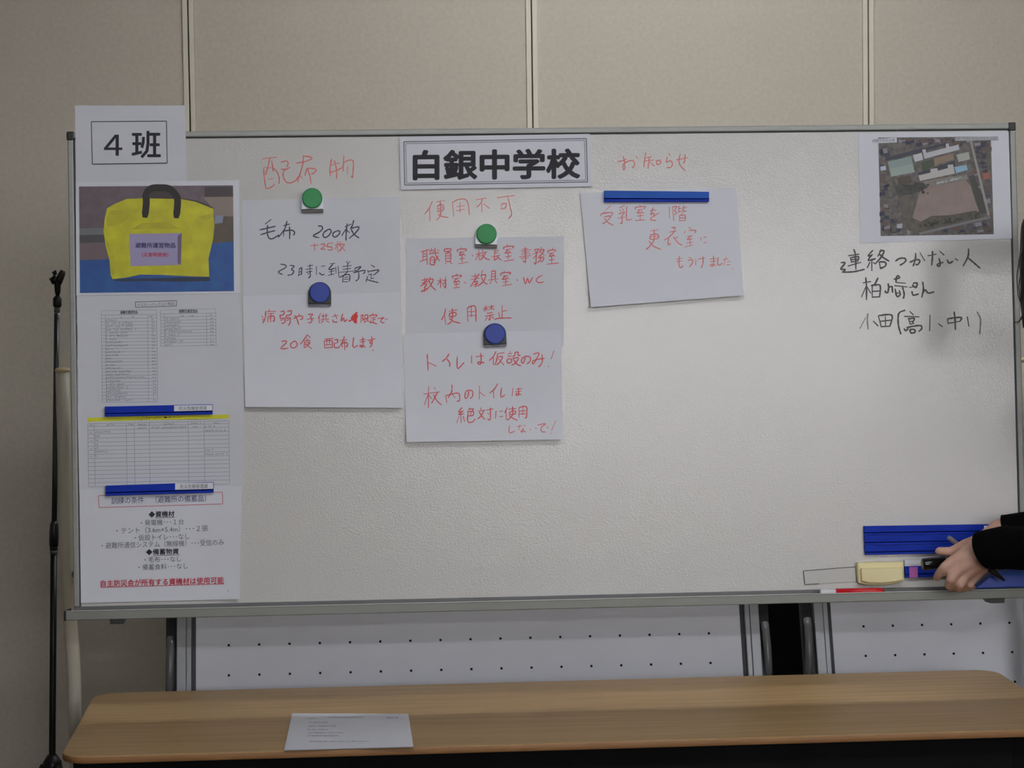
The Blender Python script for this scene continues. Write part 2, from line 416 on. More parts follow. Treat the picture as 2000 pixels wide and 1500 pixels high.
bp('picture_area', [(142, 935), (470, 925), (1540, 760), (1812, 730), (1817, 1270), (145, 1290)], (28, 92, 158), .0005, (24, 72, 150), 30)
bp('picture_area', [(500, 1140), (1548, 1115), (1560, 1160), (1250, 1170), (900, 1160), (640, 1165), (520, 1160)], (28, 46, 76), .0006)
bagp = [(440, 370), (530, 320), (650, 270), (820, 262), (1240, 270), (1400, 300), (1590, 375), (1605, 560), (1590, 700), (1540, 920), (1548, 1115),
        (1350, 1110), (1050, 1095), (800, 1090), (640, 1125), (500, 1140), (480, 1100), (465, 930), (425, 780), (400, 620), (415, 480)]
bp('picture_area', [(800, 262), (1000, 255), (1240, 262), (1420, 290), (1600, 368), (1560, 390), (800, 290)], (42, 40, 36), .0007)
bp('picture_bag', bagp, (216, 214, 36), .0009, (190, 184, 28), 34)
for q in ([(470, 395), (800, 375), (640, 500), (560, 560), (440, 570), (430, 480)], [(1420, 470), (1590, 420), (1600, 480), (1500, 500)], [(820, 530), (1100, 520), (1240, 600), (1000, 590), (700, 600)], [(430, 700), (520, 900), (530, 1080), (490, 1100)]):
    bp('picture_fold', q, (200, 196, 34), .00105, (178, 172, 28), 40)
bp('picture_area', [(905, 165), (1110, 165), (1170, 262), (900, 262)], (62, 50, 52), .0011)
A = Acc(); A.add(ribbon(PX([(852, 455), (866, 300), (862, 220), (915, 158), (1010, 148), (1110, 158), (1180, 220), (1205, 290), (1192, 460)], O2, k2), 13.5, s2.P, .0012)); A.out('picture_handle', mat('bagphoto_handle', (40, 36, 34), .6), s2.e)
bp('picture_label', [(680, 650), (1250, 640), (1240, 985), (695, 1000)], (166, 158, 198), .0012)
bp('picture_label', [(1205, 672), (1250, 640), (1240, 985), (1205, 965)], (112, 98, 128), .0013)
typed('避難所運営物品', 130+745*k2, 130+1182*k2, 340+744*k2, 10.5, PRN, s2.P, s2.e, bold=.02, off=.0015)
typed('（災害時使用）', 130+815*k2, 130+1105*k2, 340+850*k2, 9, PRR, s2.P, s2.e, bold=.01, off=.0015)

s3 = Sheet('contents_list', [(149.5, 577), (469, 573.5), (477, 797), (151.5, 801)], .0012, 'printed two-column list directly beneath the yellow bag print', 'paper', curl=(0, 0, .006))
O3 = (150, 570); k3 = .165
def q3(*p): return PX(p, O3, k3)
f3 = q3((693, 120), (1180, 104), (1180, 168), (695, 184))
lines([(f3[i], f3[(i+1) % 4]) for i in range(4)], 1.1, PRG, s3.P, s3.e, 'printed_frame')
typed('イエローバック入り物品', f3[0][0]+4, f3[1][0]-4, f3[0][1]+2.6, 6.3, PRG, s3.P, s3.e, slope=-.033)
for (xa, xb, yt) in ((515, 720, 225), (1208, 1430, 212)):
    a = q3((xa, yt), (xb, yt)); typed('避難所運営物品', a[0][0], a[1][0], a[0][1], 5.2, PRK, s3.P, s3.e, slope=-.02, bold=.01)
    lines([((a[0][0], a[0][1]+6), (a[1][0], a[1][1]+5.3))], .7, PRK, s3.P, s3.e, 'printed_underline')
seg = []
def grid(P, x0, x1, y0, y1, rows, cols, sl, lean):
    out = []
    for j in range(rows+1):
        y = y0+(y1-y0)*j/rows; dx = lean*(y-y0)
        out.append(((x0+dx, y), (x1+dx, y+sl*(x1-x0))))
    for c in cols: out.append(((c, y0+sl*(c-x0)), (c+lean*(y1-y0), y1+sl*(c-x0))))
    return out
a = q3((290, 275), (945, 270), (300, 1308), (838, 1300))
lines(grid(None, a[0][0], a[1][0], a[0][1], a[2][1], 26, [a[0][0], a[0][0]+8, a[3][0], a[1][0]], -.01, .012), .75, PRL, s3.P, s3.e, 'printed_table')
lines([q3((290, 225), (945, 212)), q3((290, 225), (291, 275)), q3((945, 212), (946, 270))], .6, PRL, s3.P, s3.e, 'printed_table')
b = q3((992, 262), (1645, 245), (1000, 645), (1535, 640))
lines(grid(None, b[0][0], b[1][0], b[0][1], b[2][1], 10, [b[0][0], b[0][0]+7, b[3][0], b[1][0]], -.018, .012), .75, PRL, s3.P, s3.e, 'printed_table')
lines([q3((990, 215), (1640, 198)), q3((990, 215), (992, 262)), q3((1640, 198), (1645, 245))], .6, PRL, s3.P, s3.e, 'printed_table')
def tiny(fn, parent, rows, h, mt, seed, off=.0005):
    """illegible fine print: rows of (x0, x1, y, slope)"""
    R = random.Random(seed); A = Acc()
    for x0, x1, y, sl in rows:
        x = x0
        while x < x1:
            yy = y+sl*(x-x0); w = h*.9
            for _ in range(3):
                if R.random() < .5: A.add(ribbon([(x+R.random()*w*.8, yy+R.random()*h*.4), (x+R.random()*w*.8, yy+h*(.6+R.random()*.4))], .65, fn, off))
                else:
                    t = yy+R.random()*h; A.add(ribbon([(x, t), (x+w*.8, t-.2)], .6, fn, off))
            x += h*1.05
            if R.random() < .12: x += h
    o = A.out('fine_print', mt, parent); o['kind'] = 'stuff'
wds = [18, 52, 50, 60, 40, 42, 18, 32, 40, 14, 34, 22, 10, 30, 15, 28, 48, 46, 76, 28, 34, 40, 26, 40, 36, 54]
rows = []; yy0 = a[0][1]
for j in range(26):
    y = 570+(325+j*38)*k3; x0 = 150+(345+j*.2)*k3
    rows.append((x0, x0+wds[j], y, -.02)); rows.append((150+885*k3+j*.12, 150+885*k3+j*.12+6, y-1, 0))
tiny(s3.P, s3.e, rows, 3.4, PRG, 3)
rows = []
for j, w_ in enumerate([28, 30, 26, 30, 56, 27, 20, 34, 12]):
    y = 570+(310+j*38.5)*k3; x0 = 150+1045*k3; rows.append((x0, x0+w_, y, -.02)); rows.append((150+1580*k3, 150+1580*k3+6, y-1, 0))
tiny(s3.P, s3.e, rows, 3.4, PRG, 4)
tiny(s3.P, s3.e, [(236, 241, 617, 0), (256, 261, 617, 0), (292, 299, 616, 0), (352, 356, 615, 0), (371, 376, 615, 0), (408, 415, 613, 0)], 3.6, PRG, 5)

s4 = Sheet('register_sheet', [(151.5, 796), (477, 789), (473, 958), (155, 966)], .0022, 'printed register table with a yellow heading bar on the board', 'paper', curl=(0, 0, .006))
O4 = (150, 770); k4 = .165
def q4(*p): return PX(p, O4, k4)
poly('printed_bar', q4((128, 280), (700, 262), (1250, 252), (1798, 240), (1802, 285), (1250, 300), (700, 310), (130, 325)), PRY, s4.P, s4.e, .0004)
typed('備 品 台 帳', 150+1030*k4, 150+1222*k4, 770+264*k4, 5.2, PRK, s4.P, s4.e, bold=.02, off=.0006)
tiny(s4.P, s4.e, [(269, 315, 815.5, -.02)], 5, PRG, 9, .0006)
a = q4((130, 350), (1800, 315), (143, 1090), (1812, 1052))
cols = [130, 207, 585, 680, 858, 1318, 1505, 1800]
sl = (a[1][1]-a[0][1])/(a[1][0]-a[0][0])
gs = []
ys = [350, 382]+[425+48*j for j in range(15)]
for y in ys:
    y_ = 770+y*k4; dx = .013*(y_-a[0][1]); gs.append(((a[0][0]+dx, y_), (a[1][0]+dx, y_+sl*(a[1][0]-a[0][0]))))
for c in cols:
    x = 150+c*k4; yt = a[0][1]+sl*(x-a[0][0]); gs.append(((x, yt), (x+1.6, yt+122)))
lines(gs, .8, PRL, s4.P, s4.e, 'printed_table')
rw = [(150+c*k4, 150+(c+w_)*k4, 770+y*k4, -.02) for c, w_, y in [(350, 90, 352), (610, 45, 350), (722, 90, 348), (1030, 115, 342), (1350, 115, 336), (1625, 60, 330), (722, 85, 388), (885, 410, 385), (1375, 80, 375), (1518, 110, 372), (1518, 240, 420),
      (215, 170, 440), (215, 60, 490), (215, 40, 535), (215, 40, 585), (215, 40, 630), (215, 130, 675), (215, 60, 722), (1518, 90, 652), (1518, 250, 700), (155, 25, 360), (165, 10, 440), (165, 10, 540), (165, 10, 635), (165, 10, 730)]]
tiny(s4.P, s4.e, rw, 3.3, PRG, 12)

s5 = Sheet('conditions_sheet', [(155, 956), (472, 949), (468, 1170), (158, 1177.5)], .0032, 'printed conditions sheet with a red underlined line at the bottom left of the board', 'paper', curl=(0, 0, .006), mt=PAPERW)
def q5(*p): return PX(p, (140, 950), .18)
f5 = q5((290, 100), (1635, 62), (1640, 190), (297, 230))
lines([(f5[i], f5[(i+1) % 4]) for i in range(4)], 1.3, PRF, s5.P, s5.e, 'printed_frame')
for txt, x0, x1, yc, h, mt_, bo in [
    ('訓練の条件　（避難所の備蓄品）', 217.5, 402.5, 978.3, 13.5, PRN, .0), ('◆資機材', 290.3, 340.7, 1005, 12.5, PRK, .022),
    ('・発電機･･･１台', 275, 358.7, 1021.2, 11.5, PRG, 0), ('・テント（3.6m×5.4m）･･･２張', 227.3, 406.4, 1036.8, 12.5, PRG, 0),
    ('・仮設トイレ･･･なし', 263, 370, 1050.5, 12, PRG, 0), ('・避難所通信システム（無線機）･･･受信のみ', 198.5, 437, 1065.8, 12.5, PRG, 0),
    ('◆備蓄物資', 285, 349, 1078.5, 12, PRK, .022), ('・毛布･･･なし', 282, 354, 1093.5, 11.5, PRG, 0),
    ('・備蓄食料･･･なし', 270.5, 367, 1108, 11.5, PRG, 0), ('自主防災会が所有する資機材は使用可能', 196.7, 437.5, 1140, 13.5, PRR, .02)]:
    typed(txt, x0, x1, yc-h/2, h, mt_, s5.P, s5.e, slope=-.029, bold=bo)
lines([((304, 1011.5), (341, 1010.3)), ((299, 1085.2), (350, 1083.6))], .9, PRK, s5.P, s5.e, 'printed_underline')
lines([((197, 1147.5), (438, 1140.3))], 1.2, PRR, s5.P, s5.e, 'printed_underline')
lines([((445, 1152), (445, 1156))], .9, PRG, s5.P, s5.e, 'printed_page_mark')

# title strip
s6 = Sheet('title_sign', [(780, 267), (1152, 261.5), (1157, 364), (783, 370.5)], .0065, 'white title sign with bold black lettering inside a double border', 'sign', mt=PAPERW)
for d, w_ in ((0, 1.7), (3.6, 1.0)):
    f = [(788.6+d, 277+d), (1145-d, 270.6+d), (1147.6-d, 355.4-d), (790.6+d, 361.4-d)]
    lines([(f[i], f[(i+1) % 4]) for i in range(4)], w_, PRG, s6.P, s6.e, 'printed_frame')
typed('白銀中学校', 806, 1133.5, 292.5, 60, PRK, s6.P, s6.e, slope=-.0095, bold=.034)

# note sheets with handwriting
g6 = 'handwritten notes on the board'
n1 = Sheet('note_sheet', [(472, 391), (780, 384), (784, 598), (475, 604)], .0014, 'white note sheet with dark handwriting under the green magnet at the upper left', 'note', g6)
n2 = Sheet('note_sheet', [(474, 578), (782, 571), (788, 796.5), (479, 795)], .0026, 'white note sheet with two red handwritten lines under the left blue magnet', 'note', g6, curl=(.012, .0, .0), mt=PAPERW)
n3 = Sheet('note_sheet', [(794.5, 466), (1101, 461.5), (1101, 676), (792, 682)], .0014, 'white note sheet with three red lines naming rooms under the right green magnet', 'note', g6)
n4 = Sheet('note_sheet', [(787, 652), (1095, 645), (1099.5, 858.5), (794, 863.5)], .0026, 'white note sheet with red toilet notice under the right blue magnet', 'note', g6, curl=(.014, 0, 0), mt=PAPERW)
n5 = Sheet('note_sheet', [(1133, 377), (1438, 366), (1452.5, 577), (1154, 600)], .0014, 'tilted white note sheet hanging from the long blue bar magnet', 'note', g6, curl=(.014, .004, 0), mt=PAPERW)
cA = ((490, 280), .16)
write('''140,190 310,168;230,185 205,300 180,385;160,295 270,300;255,215 268,300 270,340;155,300 165,430 185,550;270,300 320,350 345,420 345,490;215,435 270,432;190,550 240,540 290,500
365,230 430,215 455,240 440,290;370,315 430,315 480,290;430,320 400,340 395,400 430,470 490,480 550,450 580,400
555,240 650,225 740,190 725,165 640,155;640,150 632,260 600,370 570,475;600,390 630,430;660,395 690,310 780,312 790,345 740,378;680,300 705,350 725,420 735,490
985,190 965,300 970,400;1020,210 1045,320 1045,430;975,270 1080,240;970,355 1060,325 1120,290;1135,150 1130,250 1125,340;1130,240 1180,210 1245,210 1250,300 1240,415 1225,400;1180,285 1175,375''', *cA, 2.3, INKR, B, wbd, label='red handwriting heading at the left')
write('''245,930 175,985;110,1055 200,1035 300,1012;120,1115 200,1090 295,1065;205,1000 200,1060 205,1120 225,1160 260,1165 300,1145 340,1120
400,1005 475,985;440,950 420,1030 390,1080 335,1145;400,1075 400,1130;405,1070 500,1060 535,1090 520,1120;470,1020 475,1090 472,1165
820,1010 860,1010 875,1040 840,1080 760,1130 830,1150;950,1050 900,1080 880,1120 900,1150 945,1130 980,1080 965,1050 935,1055;1060,1065 1010,1090 1000,1125 1030,1145 1075,1110 1085,1075 1055,1065
1150,1020 1225,985;1175,980 1165,1080 1160,1185;1165,1040 1110,1125;1170,1060 1205,1090;1255,940 1240,1000 1215,1040;1215,1040 1320,1020 1280,1090 1200,1160;1225,1050 1260,1110 1320,1155''', *cA, 2.5, INKK, n1.P, n1.e)
write('''730,1250 825,1240;775,1225 780,1310;855,1235 890,1225 900,1250 855,1290 905,1290;940,1225 930,1260 985,1265 985,1300 940,1300;940,1222 1000,1215
1030,1240 1090,1225;1060,1195 1055,1310;1055,1250 1025,1290;1095,1200 1080,1250;1085,1240 1140,1230 1110,1280 1065,1325;1085,1250 1150,1310''', *cA, 2.3, INKR, n1.P, n1.e)
cB = ((470, 480), .16)
write('''490,225 545,235 550,265 460,320 510,350;605,240 655,250 620,290 650,310 625,350 575,360
715,285 710,360;715,285 745,270 740,350;715,320 740,315;700,365 750,345;815,250 880,238;848,222 845,285;795,290 875,280;800,325 870,310;845,300 850,370 825,395;820,335 830,350
925,255 925,355;985,250 1030,245;960,330 990,355 1020,350
1090,220 1150,212;1125,225 1075,290 1145,275;1110,285 1105,350;1080,320 1140,305;1070,360 1140,345;1160,265 1165,335;1190,250 1200,385
1295,190 1310,225;1335,190 1310,225;1245,255 1350,240;1250,290 1345,275;1305,225 1305,320;1205,325 1420,305;1300,320 1260,360 1210,385;1255,360 1245,440;1255,360 1330,355 1325,435;1270,385 1310,382;1265,410 1310,408;1250,440 1310,440
1390,275 1470,255 1425,300;1395,290 1420,310;1375,330 1505,300 1515,325 1495,340;1440,320 1440,400 1405,430
1595,235 1635,260;1550,300 1560,330;1555,315 1680,295 1670,320 1620,360;1560,355 1600,350;1595,340 1590,405;1550,375 1530,440;1590,400 1625,395;1535,410 1600,430 1680,450''', *cB, 2.2, INKK, n1.P, n1.e)
write('''345,780 350,800;300,805 430,800;305,805 300,880 270,945;260,860 275,880;262,905 290,900;330,830 410,825;370,830 365,930;335,865 330,930;335,865 405,860 410,920 395,915;350,890 370,880
490,805 530,800 525,840 480,850;480,850 490,890 540,885 535,940 500,945;570,800 620,795 610,840 560,850;560,850 560,885 605,880 600,950 580,970;490,915 520,900;560,915 590,900
645,890 700,860 750,860 755,890 730,900;710,830 720,860;660,850 690,900 710,965
825,840 880,835 850,870;850,870 870,900 860,935 825,940;810,900 895,885
975,825 945,890;960,865 958,945;985,860 1065,850;1010,835 1005,900;1045,830 1040,900;980,905 1075,895;1010,915 985,940;1045,915 1080,935
1120,865 1190,850;1150,835 1175,890;1125,905 1135,930 1180,930;1245,830 1225,920 1260,880 1265,925 1300,900
1470,850 1468,940;1470,850 1495,845 1485,880 1500,900 1485,910;1515,850 1512,935;1515,850 1550,845 1548,885 1515,888;1512,935 1545,915;1530,890 1575,935;1560,885 1540,900
1610,825 1612,840;1580,870 1583,850 1660,845 1655,865;1595,880 1645,875;1620,880 1615,930;1590,900 1580,940;1615,905 1645,900;1580,940 1610,935 1660,955
1675,890 1750,875;1750,875 1715,905 1720,935 1755,940;1765,895 1770,905;1785,890 1790,900''', *cB, 2.2, INKR2, n2.P, n2.e)
write('1325,920 1410,870;1350,880 1420,820;1360,890 1425,850;1370,910 1425,870;1390,835 1400,940;1370,850 1390,930;1410,815 1410,940', *cB, 4.2, INKRS, n2.P, n2.e, name='scribble')
write('''500,1170 540,1160 560,1180 490,1255 580,1250;650,1165 610,1200 620,1240 660,1245 690,1210 675,1170 645,1165
815,1085 770,1150 730,1200;815,1085 850,1120;810,1130 815,1150;780,1165 840,1155 830,1205;780,1165 775,1245;780,1185 830,1182;780,1205 830,1203;775,1245 815,1225;850,1190 820,1215;800,1205 865,1255
1030,1140 1130,1130;1020,1165 1025,1245;1020,1165 1115,1160 1115,1245;1055,1140 1050,1200;1085,1140 1085,1190;1035,1210 1105,1205;1030,1245 1110,1240;1145,1150 1185,1145 1180,1185;1145,1190 1180,1185;1145,1190 1145,1240 1190,1245 1205,1225
1210,1155 1300,1145;1265,1110 1250,1160 1215,1220;1235,1190 1238,1240;1235,1190 1300,1185 1300,1230 1285,1230;1268,1160 1270,1270
1380,1120 1370,1210 1385,1240 1430,1215;1455,1150 1520,1140;1460,1175 1520,1168;1490,1115 1495,1225 1465,1235 1460,1215 1525,1235
1550,1155 1640,1135;1600,1105 1605,1180 1580,1190 1585,1165 1605,1170 1600,1210 1575,1240;1605,1270 1620,1280''', *cB, 2.2, INKR2, n2.P, n2.e)
cC = ((760, 240), .21)
write('''400,730 375,790 330,850;375,790 380,910;440,735 520,720;450,770 500,760 505,810 450,825;450,770 450,825;450,800 500,790;475,730 480,850 440,905;455,850 490,870 550,880
590,740 600,870;590,740 650,710 715,715 740,780 745,855;630,780 700,770;625,815 700,805;660,740 660,830
810,715 905,700;865,710 850,750 815,785;860,745 865,830;880,755 935,795
1005,695 1165,675;1045,755 1090,750 1080,790 1040,800;1045,755 1040,800;1105,690 1125,780 1140,850 1110,890''', *cC, 2.0, INKR, B, wbd, label='red handwriting beneath the title sign')
cD = ((800, 460), .16)
write('''140,200 210,180 235,170;165,195 160,300;210,185 215,355;165,225 205,220;165,260 205,250;125,320 215,285;240,190 300,175;265,160 268,190;235,225 355,210;250,195 262,220;290,190 280,218;255,270 255,350 305,350 300,265 255,270;258,300 300,298;310,150 320,240 365,310;350,250 320,300 290,330;345,170 355,190
425,165 500,160 495,190 430,195 425,165;440,220 500,215 500,315;440,220 438,310;440,250 498,247;440,280 498,277;438,310 500,315;460,320 435,345;480,320 520,345
630,145 632,165;585,200 590,170 690,165 680,190;600,205 670,195;635,205 605,240 660,230;650,215 680,245;640,240 640,320;610,285 670,278;595,345 710,325;765,240 770,250
815,230 870,215;845,180 850,300;845,225 805,300;850,235 875,255;890,180 895,200;875,215 945,200;930,200 900,260 860,300;885,230 930,280 980,295
1040,180 1035,255;1035,190 1085,185;1035,215 1080,210;1000,260 1105,240;1040,250 1035,300 1070,280;1060,250 1120,300;1090,255 1070,270
1190,110 1192,130;1150,165 1155,140 1265,130 1250,155;1170,175 1235,165;1200,180 1165,215 1220,205;1215,190 1240,215;1205,215 1205,290;1170,260 1240,250;1150,315 1270,295
1360,185 1480,175;1380,165 1440,160;1370,205 1450,200;1365,230 1470,220;1340,260 1480,245;1410,140 1415,320 1385,305;1360,280 1450,270
1520,175 1580,165 1545,210;1525,190 1550,205;1505,225 1580,210;1548,205 1540,345 1520,330;1545,240 1510,280;1610,140 1585,200;1595,180 1640,170 1620,220 1575,260;1590,190 1645,245;1570,275 1635,265 1625,310 1600,320;1600,260 1595,300 1560,330
1745,150 1747,170;1690,210 1695,185 1780,175 1770,200;1705,220 1760,212;1735,220 1705,255 1755,245;1745,230 1775,255;1735,255 1735,340;1700,300 1765,292;1675,350 1815,335''', *cD, 2.1, INKR2, n3.P, n3.e)
write('''150,545 230,530;185,510 180,580;150,580 240,560;225,520 180,580 135,620;160,600 210,590 180,640;180,620 185,680 150,670;140,690 220,640;255,510 230,560;240,540 290,535 260,600 200,670;240,560 270,620 320,665
340,550 410,540;375,520 378,635;375,550 340,600;380,560 405,590;410,550 455,543;435,505 440,635 420,620;435,555 405,610
570,465 572,490;525,520 530,495 630,485 615,510;545,530 600,520;575,530 540,570 595,560;590,540 615,570;575,570 572,635;545,600 605,592;540,640 610,632;665,570 685,578
760,500 850,485;800,465 800,540;750,540 850,520;850,465 800,540 740,625;780,570 830,560 800,600;800,590 820,610 795,625;760,610 840,585;890,425 870,500;870,490 930,480 900,560 830,620;875,510 910,570 950,595
1000,440 1045,435 1045,530;1000,440 1000,535;1000,470 1042,467;1000,500 1042,497;960,545 1075,530;1000,550 980,590;1040,545 1070,580
1155,430 1157,455;1115,490 1120,460 1230,450 1215,475;1140,495 1200,485;1170,495 1130,535 1190,525;1180,505 1215,530;1175,535 1172,600;1140,570 1205,560;1130,615 1245,595;1305,540 1325,548
1390,510 1415,590 1440,520 1460,580 1500,510;1620,485 1570,510 1545,550 1580,575 1635,565''', *cD, 2.1, INKR2, n3.P, n3.e)
write('''440,890 425,960 390,1030;425,960 440,1085;480,925 580,905;490,950 560,940 560,980 490,990 490,950;520,890 525,990 500,1060 460,1085;485,1010 540,1050 620,1070
705,890 710,1050;705,890 740,865 800,865 810,950 810,1050;715,930 800,925;715,980 805,975;755,870 755,990
900,890 960,875;930,855 930,920;930,890 905,920;935,890 955,910;970,870 1030,860;1000,850 1000,905;998,875 970,905;1005,880 1030,900;945,950 1010,940;925,985 1030,965;985,970 980,1030 965,1020;950,1000 920,1040;1005,990 1025,1010
1130,855 1130,1005;1135,925 1185,915;1085,940 1100,1000;1040,1025 1090,1010 1245,1005''', *cD, 2.3, INKR2, n3.P, n3.e)
cE = ((780, 660), .17)
write('''320,185 325,280 330,375;330,280 425,325;570,185 540,230 495,270;545,240 580,290 575,330;665,215 665,345 700,330 740,285;830,205 830,290;880,215 965,205;935,175 940,285 910,300 905,275 975,285
1110,155 1075,220 1030,260;1080,215 1080,310;1130,180 1205,170;1130,180 1115,260 1100,310;1135,220 1185,215 1160,270 1120,310;1135,235 1200,310
1250,180 1290,178;1245,210 1290,207;1270,155 1275,165;1240,245 1285,240 1285,280 1240,285 1240,245;1330,165 1325,200 1300,215;1330,165 1365,165 1365,200 1390,200;1300,235 1370,230 1330,290 1290,315;1310,245 1350,300 1395,320
1445,225 1430,280 1405,285 1410,235 1460,210 1505,225 1500,270 1465,300;1540,185 1605,175 1570,250 1540,300 1530,270 1570,250 1665,235;1640,190 1640,280 1600,335;1775,150 1745,240;1710,325 1715,330''', *cE, 2.2, INKR2, n4.P, n4.e)
write('''280,645 385,630;335,560 335,800;335,640 285,770;340,660 375,700;400,570 415,590;390,630 460,620;440,620 400,700 370,750;390,650 430,720 485,770
530,660 545,745;535,665 620,640 685,640 690,720 660,725;605,540 600,620 560,690;605,640 640,690;800,605 785,680 755,690 760,625 800,600 840,615 840,670 815,695;920,550 918,700;920,620 980,665;1130,525 1090,590 1035,635;1080,605 1085,690;1175,570 1165,680 1210,655
1305,580 1295,665;1345,590 1410,580;1335,620 1400,610;1370,575 1370,650 1345,660 1345,640 1400,650
720,800 680,850 735,840;730,840 680,880 740,870;705,870 710,975;685,900 660,975;735,900 750,960;810,800 780,850;800,820 850,815 830,850;790,850 850,845 845,890 790,895;790,850 785,960 840,965 870,930;820,850 820,890
935,800 940,825;905,840 985,830;970,830 945,890 900,930;915,850 950,900 980,935;1000,830 1075,815;1045,800 1045,935 1015,930;1015,860 1030,880;1110,840 1105,925;1150,845 1185,840;1150,905 1190,900
1240,800 1210,860;1225,840 1228,940;1255,820 1340,810;1270,850 1330,840 1330,870 1270,880 1270,850;1300,785 1300,880 1270,920 1240,945;1260,890 1300,920 1355,945
1375,800 1375,915;1375,800 1460,792 1460,910 1440,915;1380,840 1455,835;1380,875 1455,870;1418,800 1418,880''', *cE, 2.1, INKR2, n4.P, n4.e)
write('''1265,1005 1260,1070 1275,1090 1325,1070;1350,1020 1410,1010;1385,995 1370,1060;1430,1000 1450,1015;1420,1030 1420,1075 1400,1080 1405,1060 1450,1080;1495,1045 1510,1060;1560,1030 1575,1040
1590,1000 1680,985 1630,1030 1635,1075 1680,1080;1695,1020 1710,1035;1795,950 1750,1060;1735,1095 1740,1100''', *cE, 1.9, INKR, n4.P, n4.e)
cF = ((1140, 280), .17)
write('''390,210 460,195 490,180;455,150 470,220 475,290 455,300 460,240 530,200 580,210 580,265 555,280;600,150 620,175
715,105 700,190 690,270;715,165 780,155;700,205 800,190;755,160 750,220 740,290;765,220 810,260;840,200 880,195 880,235 840,240 840,200
975,115 1000,140;960,160 950,215 1000,200 1020,240 1000,275 955,280;1065,190 1195,165;1165,130 1160,215 1145,215;1110,125 1095,200 1115,260 1170,315''', *cF, 2.1, INKR, B, wbd, label='red handwriting right of the title sign')
write('''310,715 250,770;225,790 240,800;200,830 205,810 325,795 320,830;250,785 255,800;235,845 310,835 270,890 215,925;240,860 280,910 340,940
470,715 410,740;415,760 425,780;450,750 455,775;400,810 470,790 440,830;440,830 440,915 420,915;395,860 470,845;495,720 490,860 510,880 550,870
645,705 648,720;595,760 600,735 705,725 695,750;615,765 680,757;650,765 615,800 670,795;660,775 690,805;650,800 648,880;615,835 685,827;595,885 700,880
760,775 830,765;800,735 770,820 800,800 815,845;865,800 780,850 775,880 830,885;985,730 985,860
1020,730 1035,890;1025,730 1070,725 1045,770 1065,800 1040,820;1095,720 1090,790;1095,750 1125,745;1090,790 1130,775;1150,715 1145,780 1180,775;1185,730 1150,745;1140,790 1120,815;1100,830 1100,890;1100,830 1165,825 1165,885;1100,858 1160,855;1100,890 1165,885''', *cF, 2.0, INKR, n5.P, n5.e)
write('''770,1005 855,990;770,1050 850,1045 855,1090 765,1100 770,1050;770,1075 850,1068;810,1000 810,1100 770,1170 715,1220;750,1120 800,1180 890,1220
1010,970 1050,965 1040,985;985,1020 1060,1005;1045,1005 990,1070 925,1110;975,1090 970,1165 1000,1150;1030,1070 1080,1140 1130,1170;1080,1070 1050,1095
1205,965 1240,985;1155,1030 1165,1010;1210,1000 1285,1000 1275,1030;1190,1070 1250,1060;1230,1065 1190,1105 1245,1095;1225,1110 1220,1170;1185,1145 1250,1135;1160,1190 1250,1170;1345,1080 1350,1115;1380,1080 1410,1075;1380,1140 1410,1140
1100,1295 1095,1400 1120,1430 1140,1400;1070,1330 1130,1320;1070,1360 1130,1350;1210,1310 1240,1320;1200,1345 1245,1335 1250,1370 1215,1420;1290,1330 1285,1395;1320,1330 1390,1315;1370,1300 1370,1380 1350,1430
1450,1330 1520,1320;1455,1360 1515,1350;1490,1290 1492,1395 1465,1410 1460,1390 1520,1400;1545,1310 1540,1380 1560,1400 1590,1375;1600,1335 1660,1325;1635,1305 1610,1400;1650,1360 1685,1355;1640,1395 1680,1395;1705,1440 1710,1445''', *cF, 2.0, INKR, n5.P, n5.e)
cG = ((1630, 470), .16)
write('''170,185 295,165;235,105 255,180 260,350;195,210 205,265;195,210 290,195 285,245;200,235 285,225;205,262 285,250;165,310 320,265;80,270 130,270 75,345 110,350 130,355 95,385;95,385 230,380 365,350
465,120 410,185 450,180;460,170 410,240 500,220;455,225 455,365;430,265 400,330;475,270 500,285;570,110 530,190;550,130 605,125 570,200 500,280;545,165 600,210 665,250;550,260 620,265 620,310 560,340;545,260 560,340
745,250 800,215 865,220 860,260 800,300;920,265 985,235 1040,240 1020,290 990,290;990,155 985,230 960,310;1045,150 1100,245
1140,185 1240,165;1195,130 1195,200 1185,300;1285,130 1335,175;1275,215 1290,290 1270,315 1255,290 1325,265;1375,235 1400,275 1445,250;1475,220 1505,240;1635,100 1630,190 1570,310;1630,210 1700,270 1775,335
350,515 440,500;380,450 390,560 390,720;390,545 330,685;395,560 440,640;530,455 490,530 450,550;460,540 460,690;460,550 555,545 550,685;465,620 545,615;460,690 550,685
655,525 660,580 650,635;620,610 625,635 655,630;660,570 700,560 705,600 710,630;725,470 790,455 780,430 755,445 750,510;750,510 865,520;735,550 885,565;740,590 760,680 800,660 790,610;750,640 780,640;830,570 850,650 840,705
915,570 1000,560;960,520 1010,520 990,575 950,540;945,620 960,665 1025,650;1075,505 1085,590 1065,690;1070,650 1110,600 1140,640 1215,625
475,985 530,1040;535,920 570,1050;540,915 700,910 675,1045;570,1050 675,1045;620,930 622,1040;560,985 690,970;860,850 790,880 775,960 785,1060 810,1140
920,865 960,905;855,925 1030,930;900,950 925,1020;900,955 975,950 950,1000;920,985 960,985;930,1020 970,1010;850,1075 870,1100 900,1070;880,1060 1040,1035 1065,1070 1030,1110;920,1085 930,1125 980,1120 975,1085 925,1085
1165,910 1160,1100;1270,1015 1315,1050;1380,955 1385,1010;1380,955 1470,940 1550,940 1530,985;1385,1010 1530,985;1460,870 1470,960 1475,1085;1620,930 1640,1045''', *cG, 3.3, INKB, B, wbd, label='black handwriting under the aerial photo')
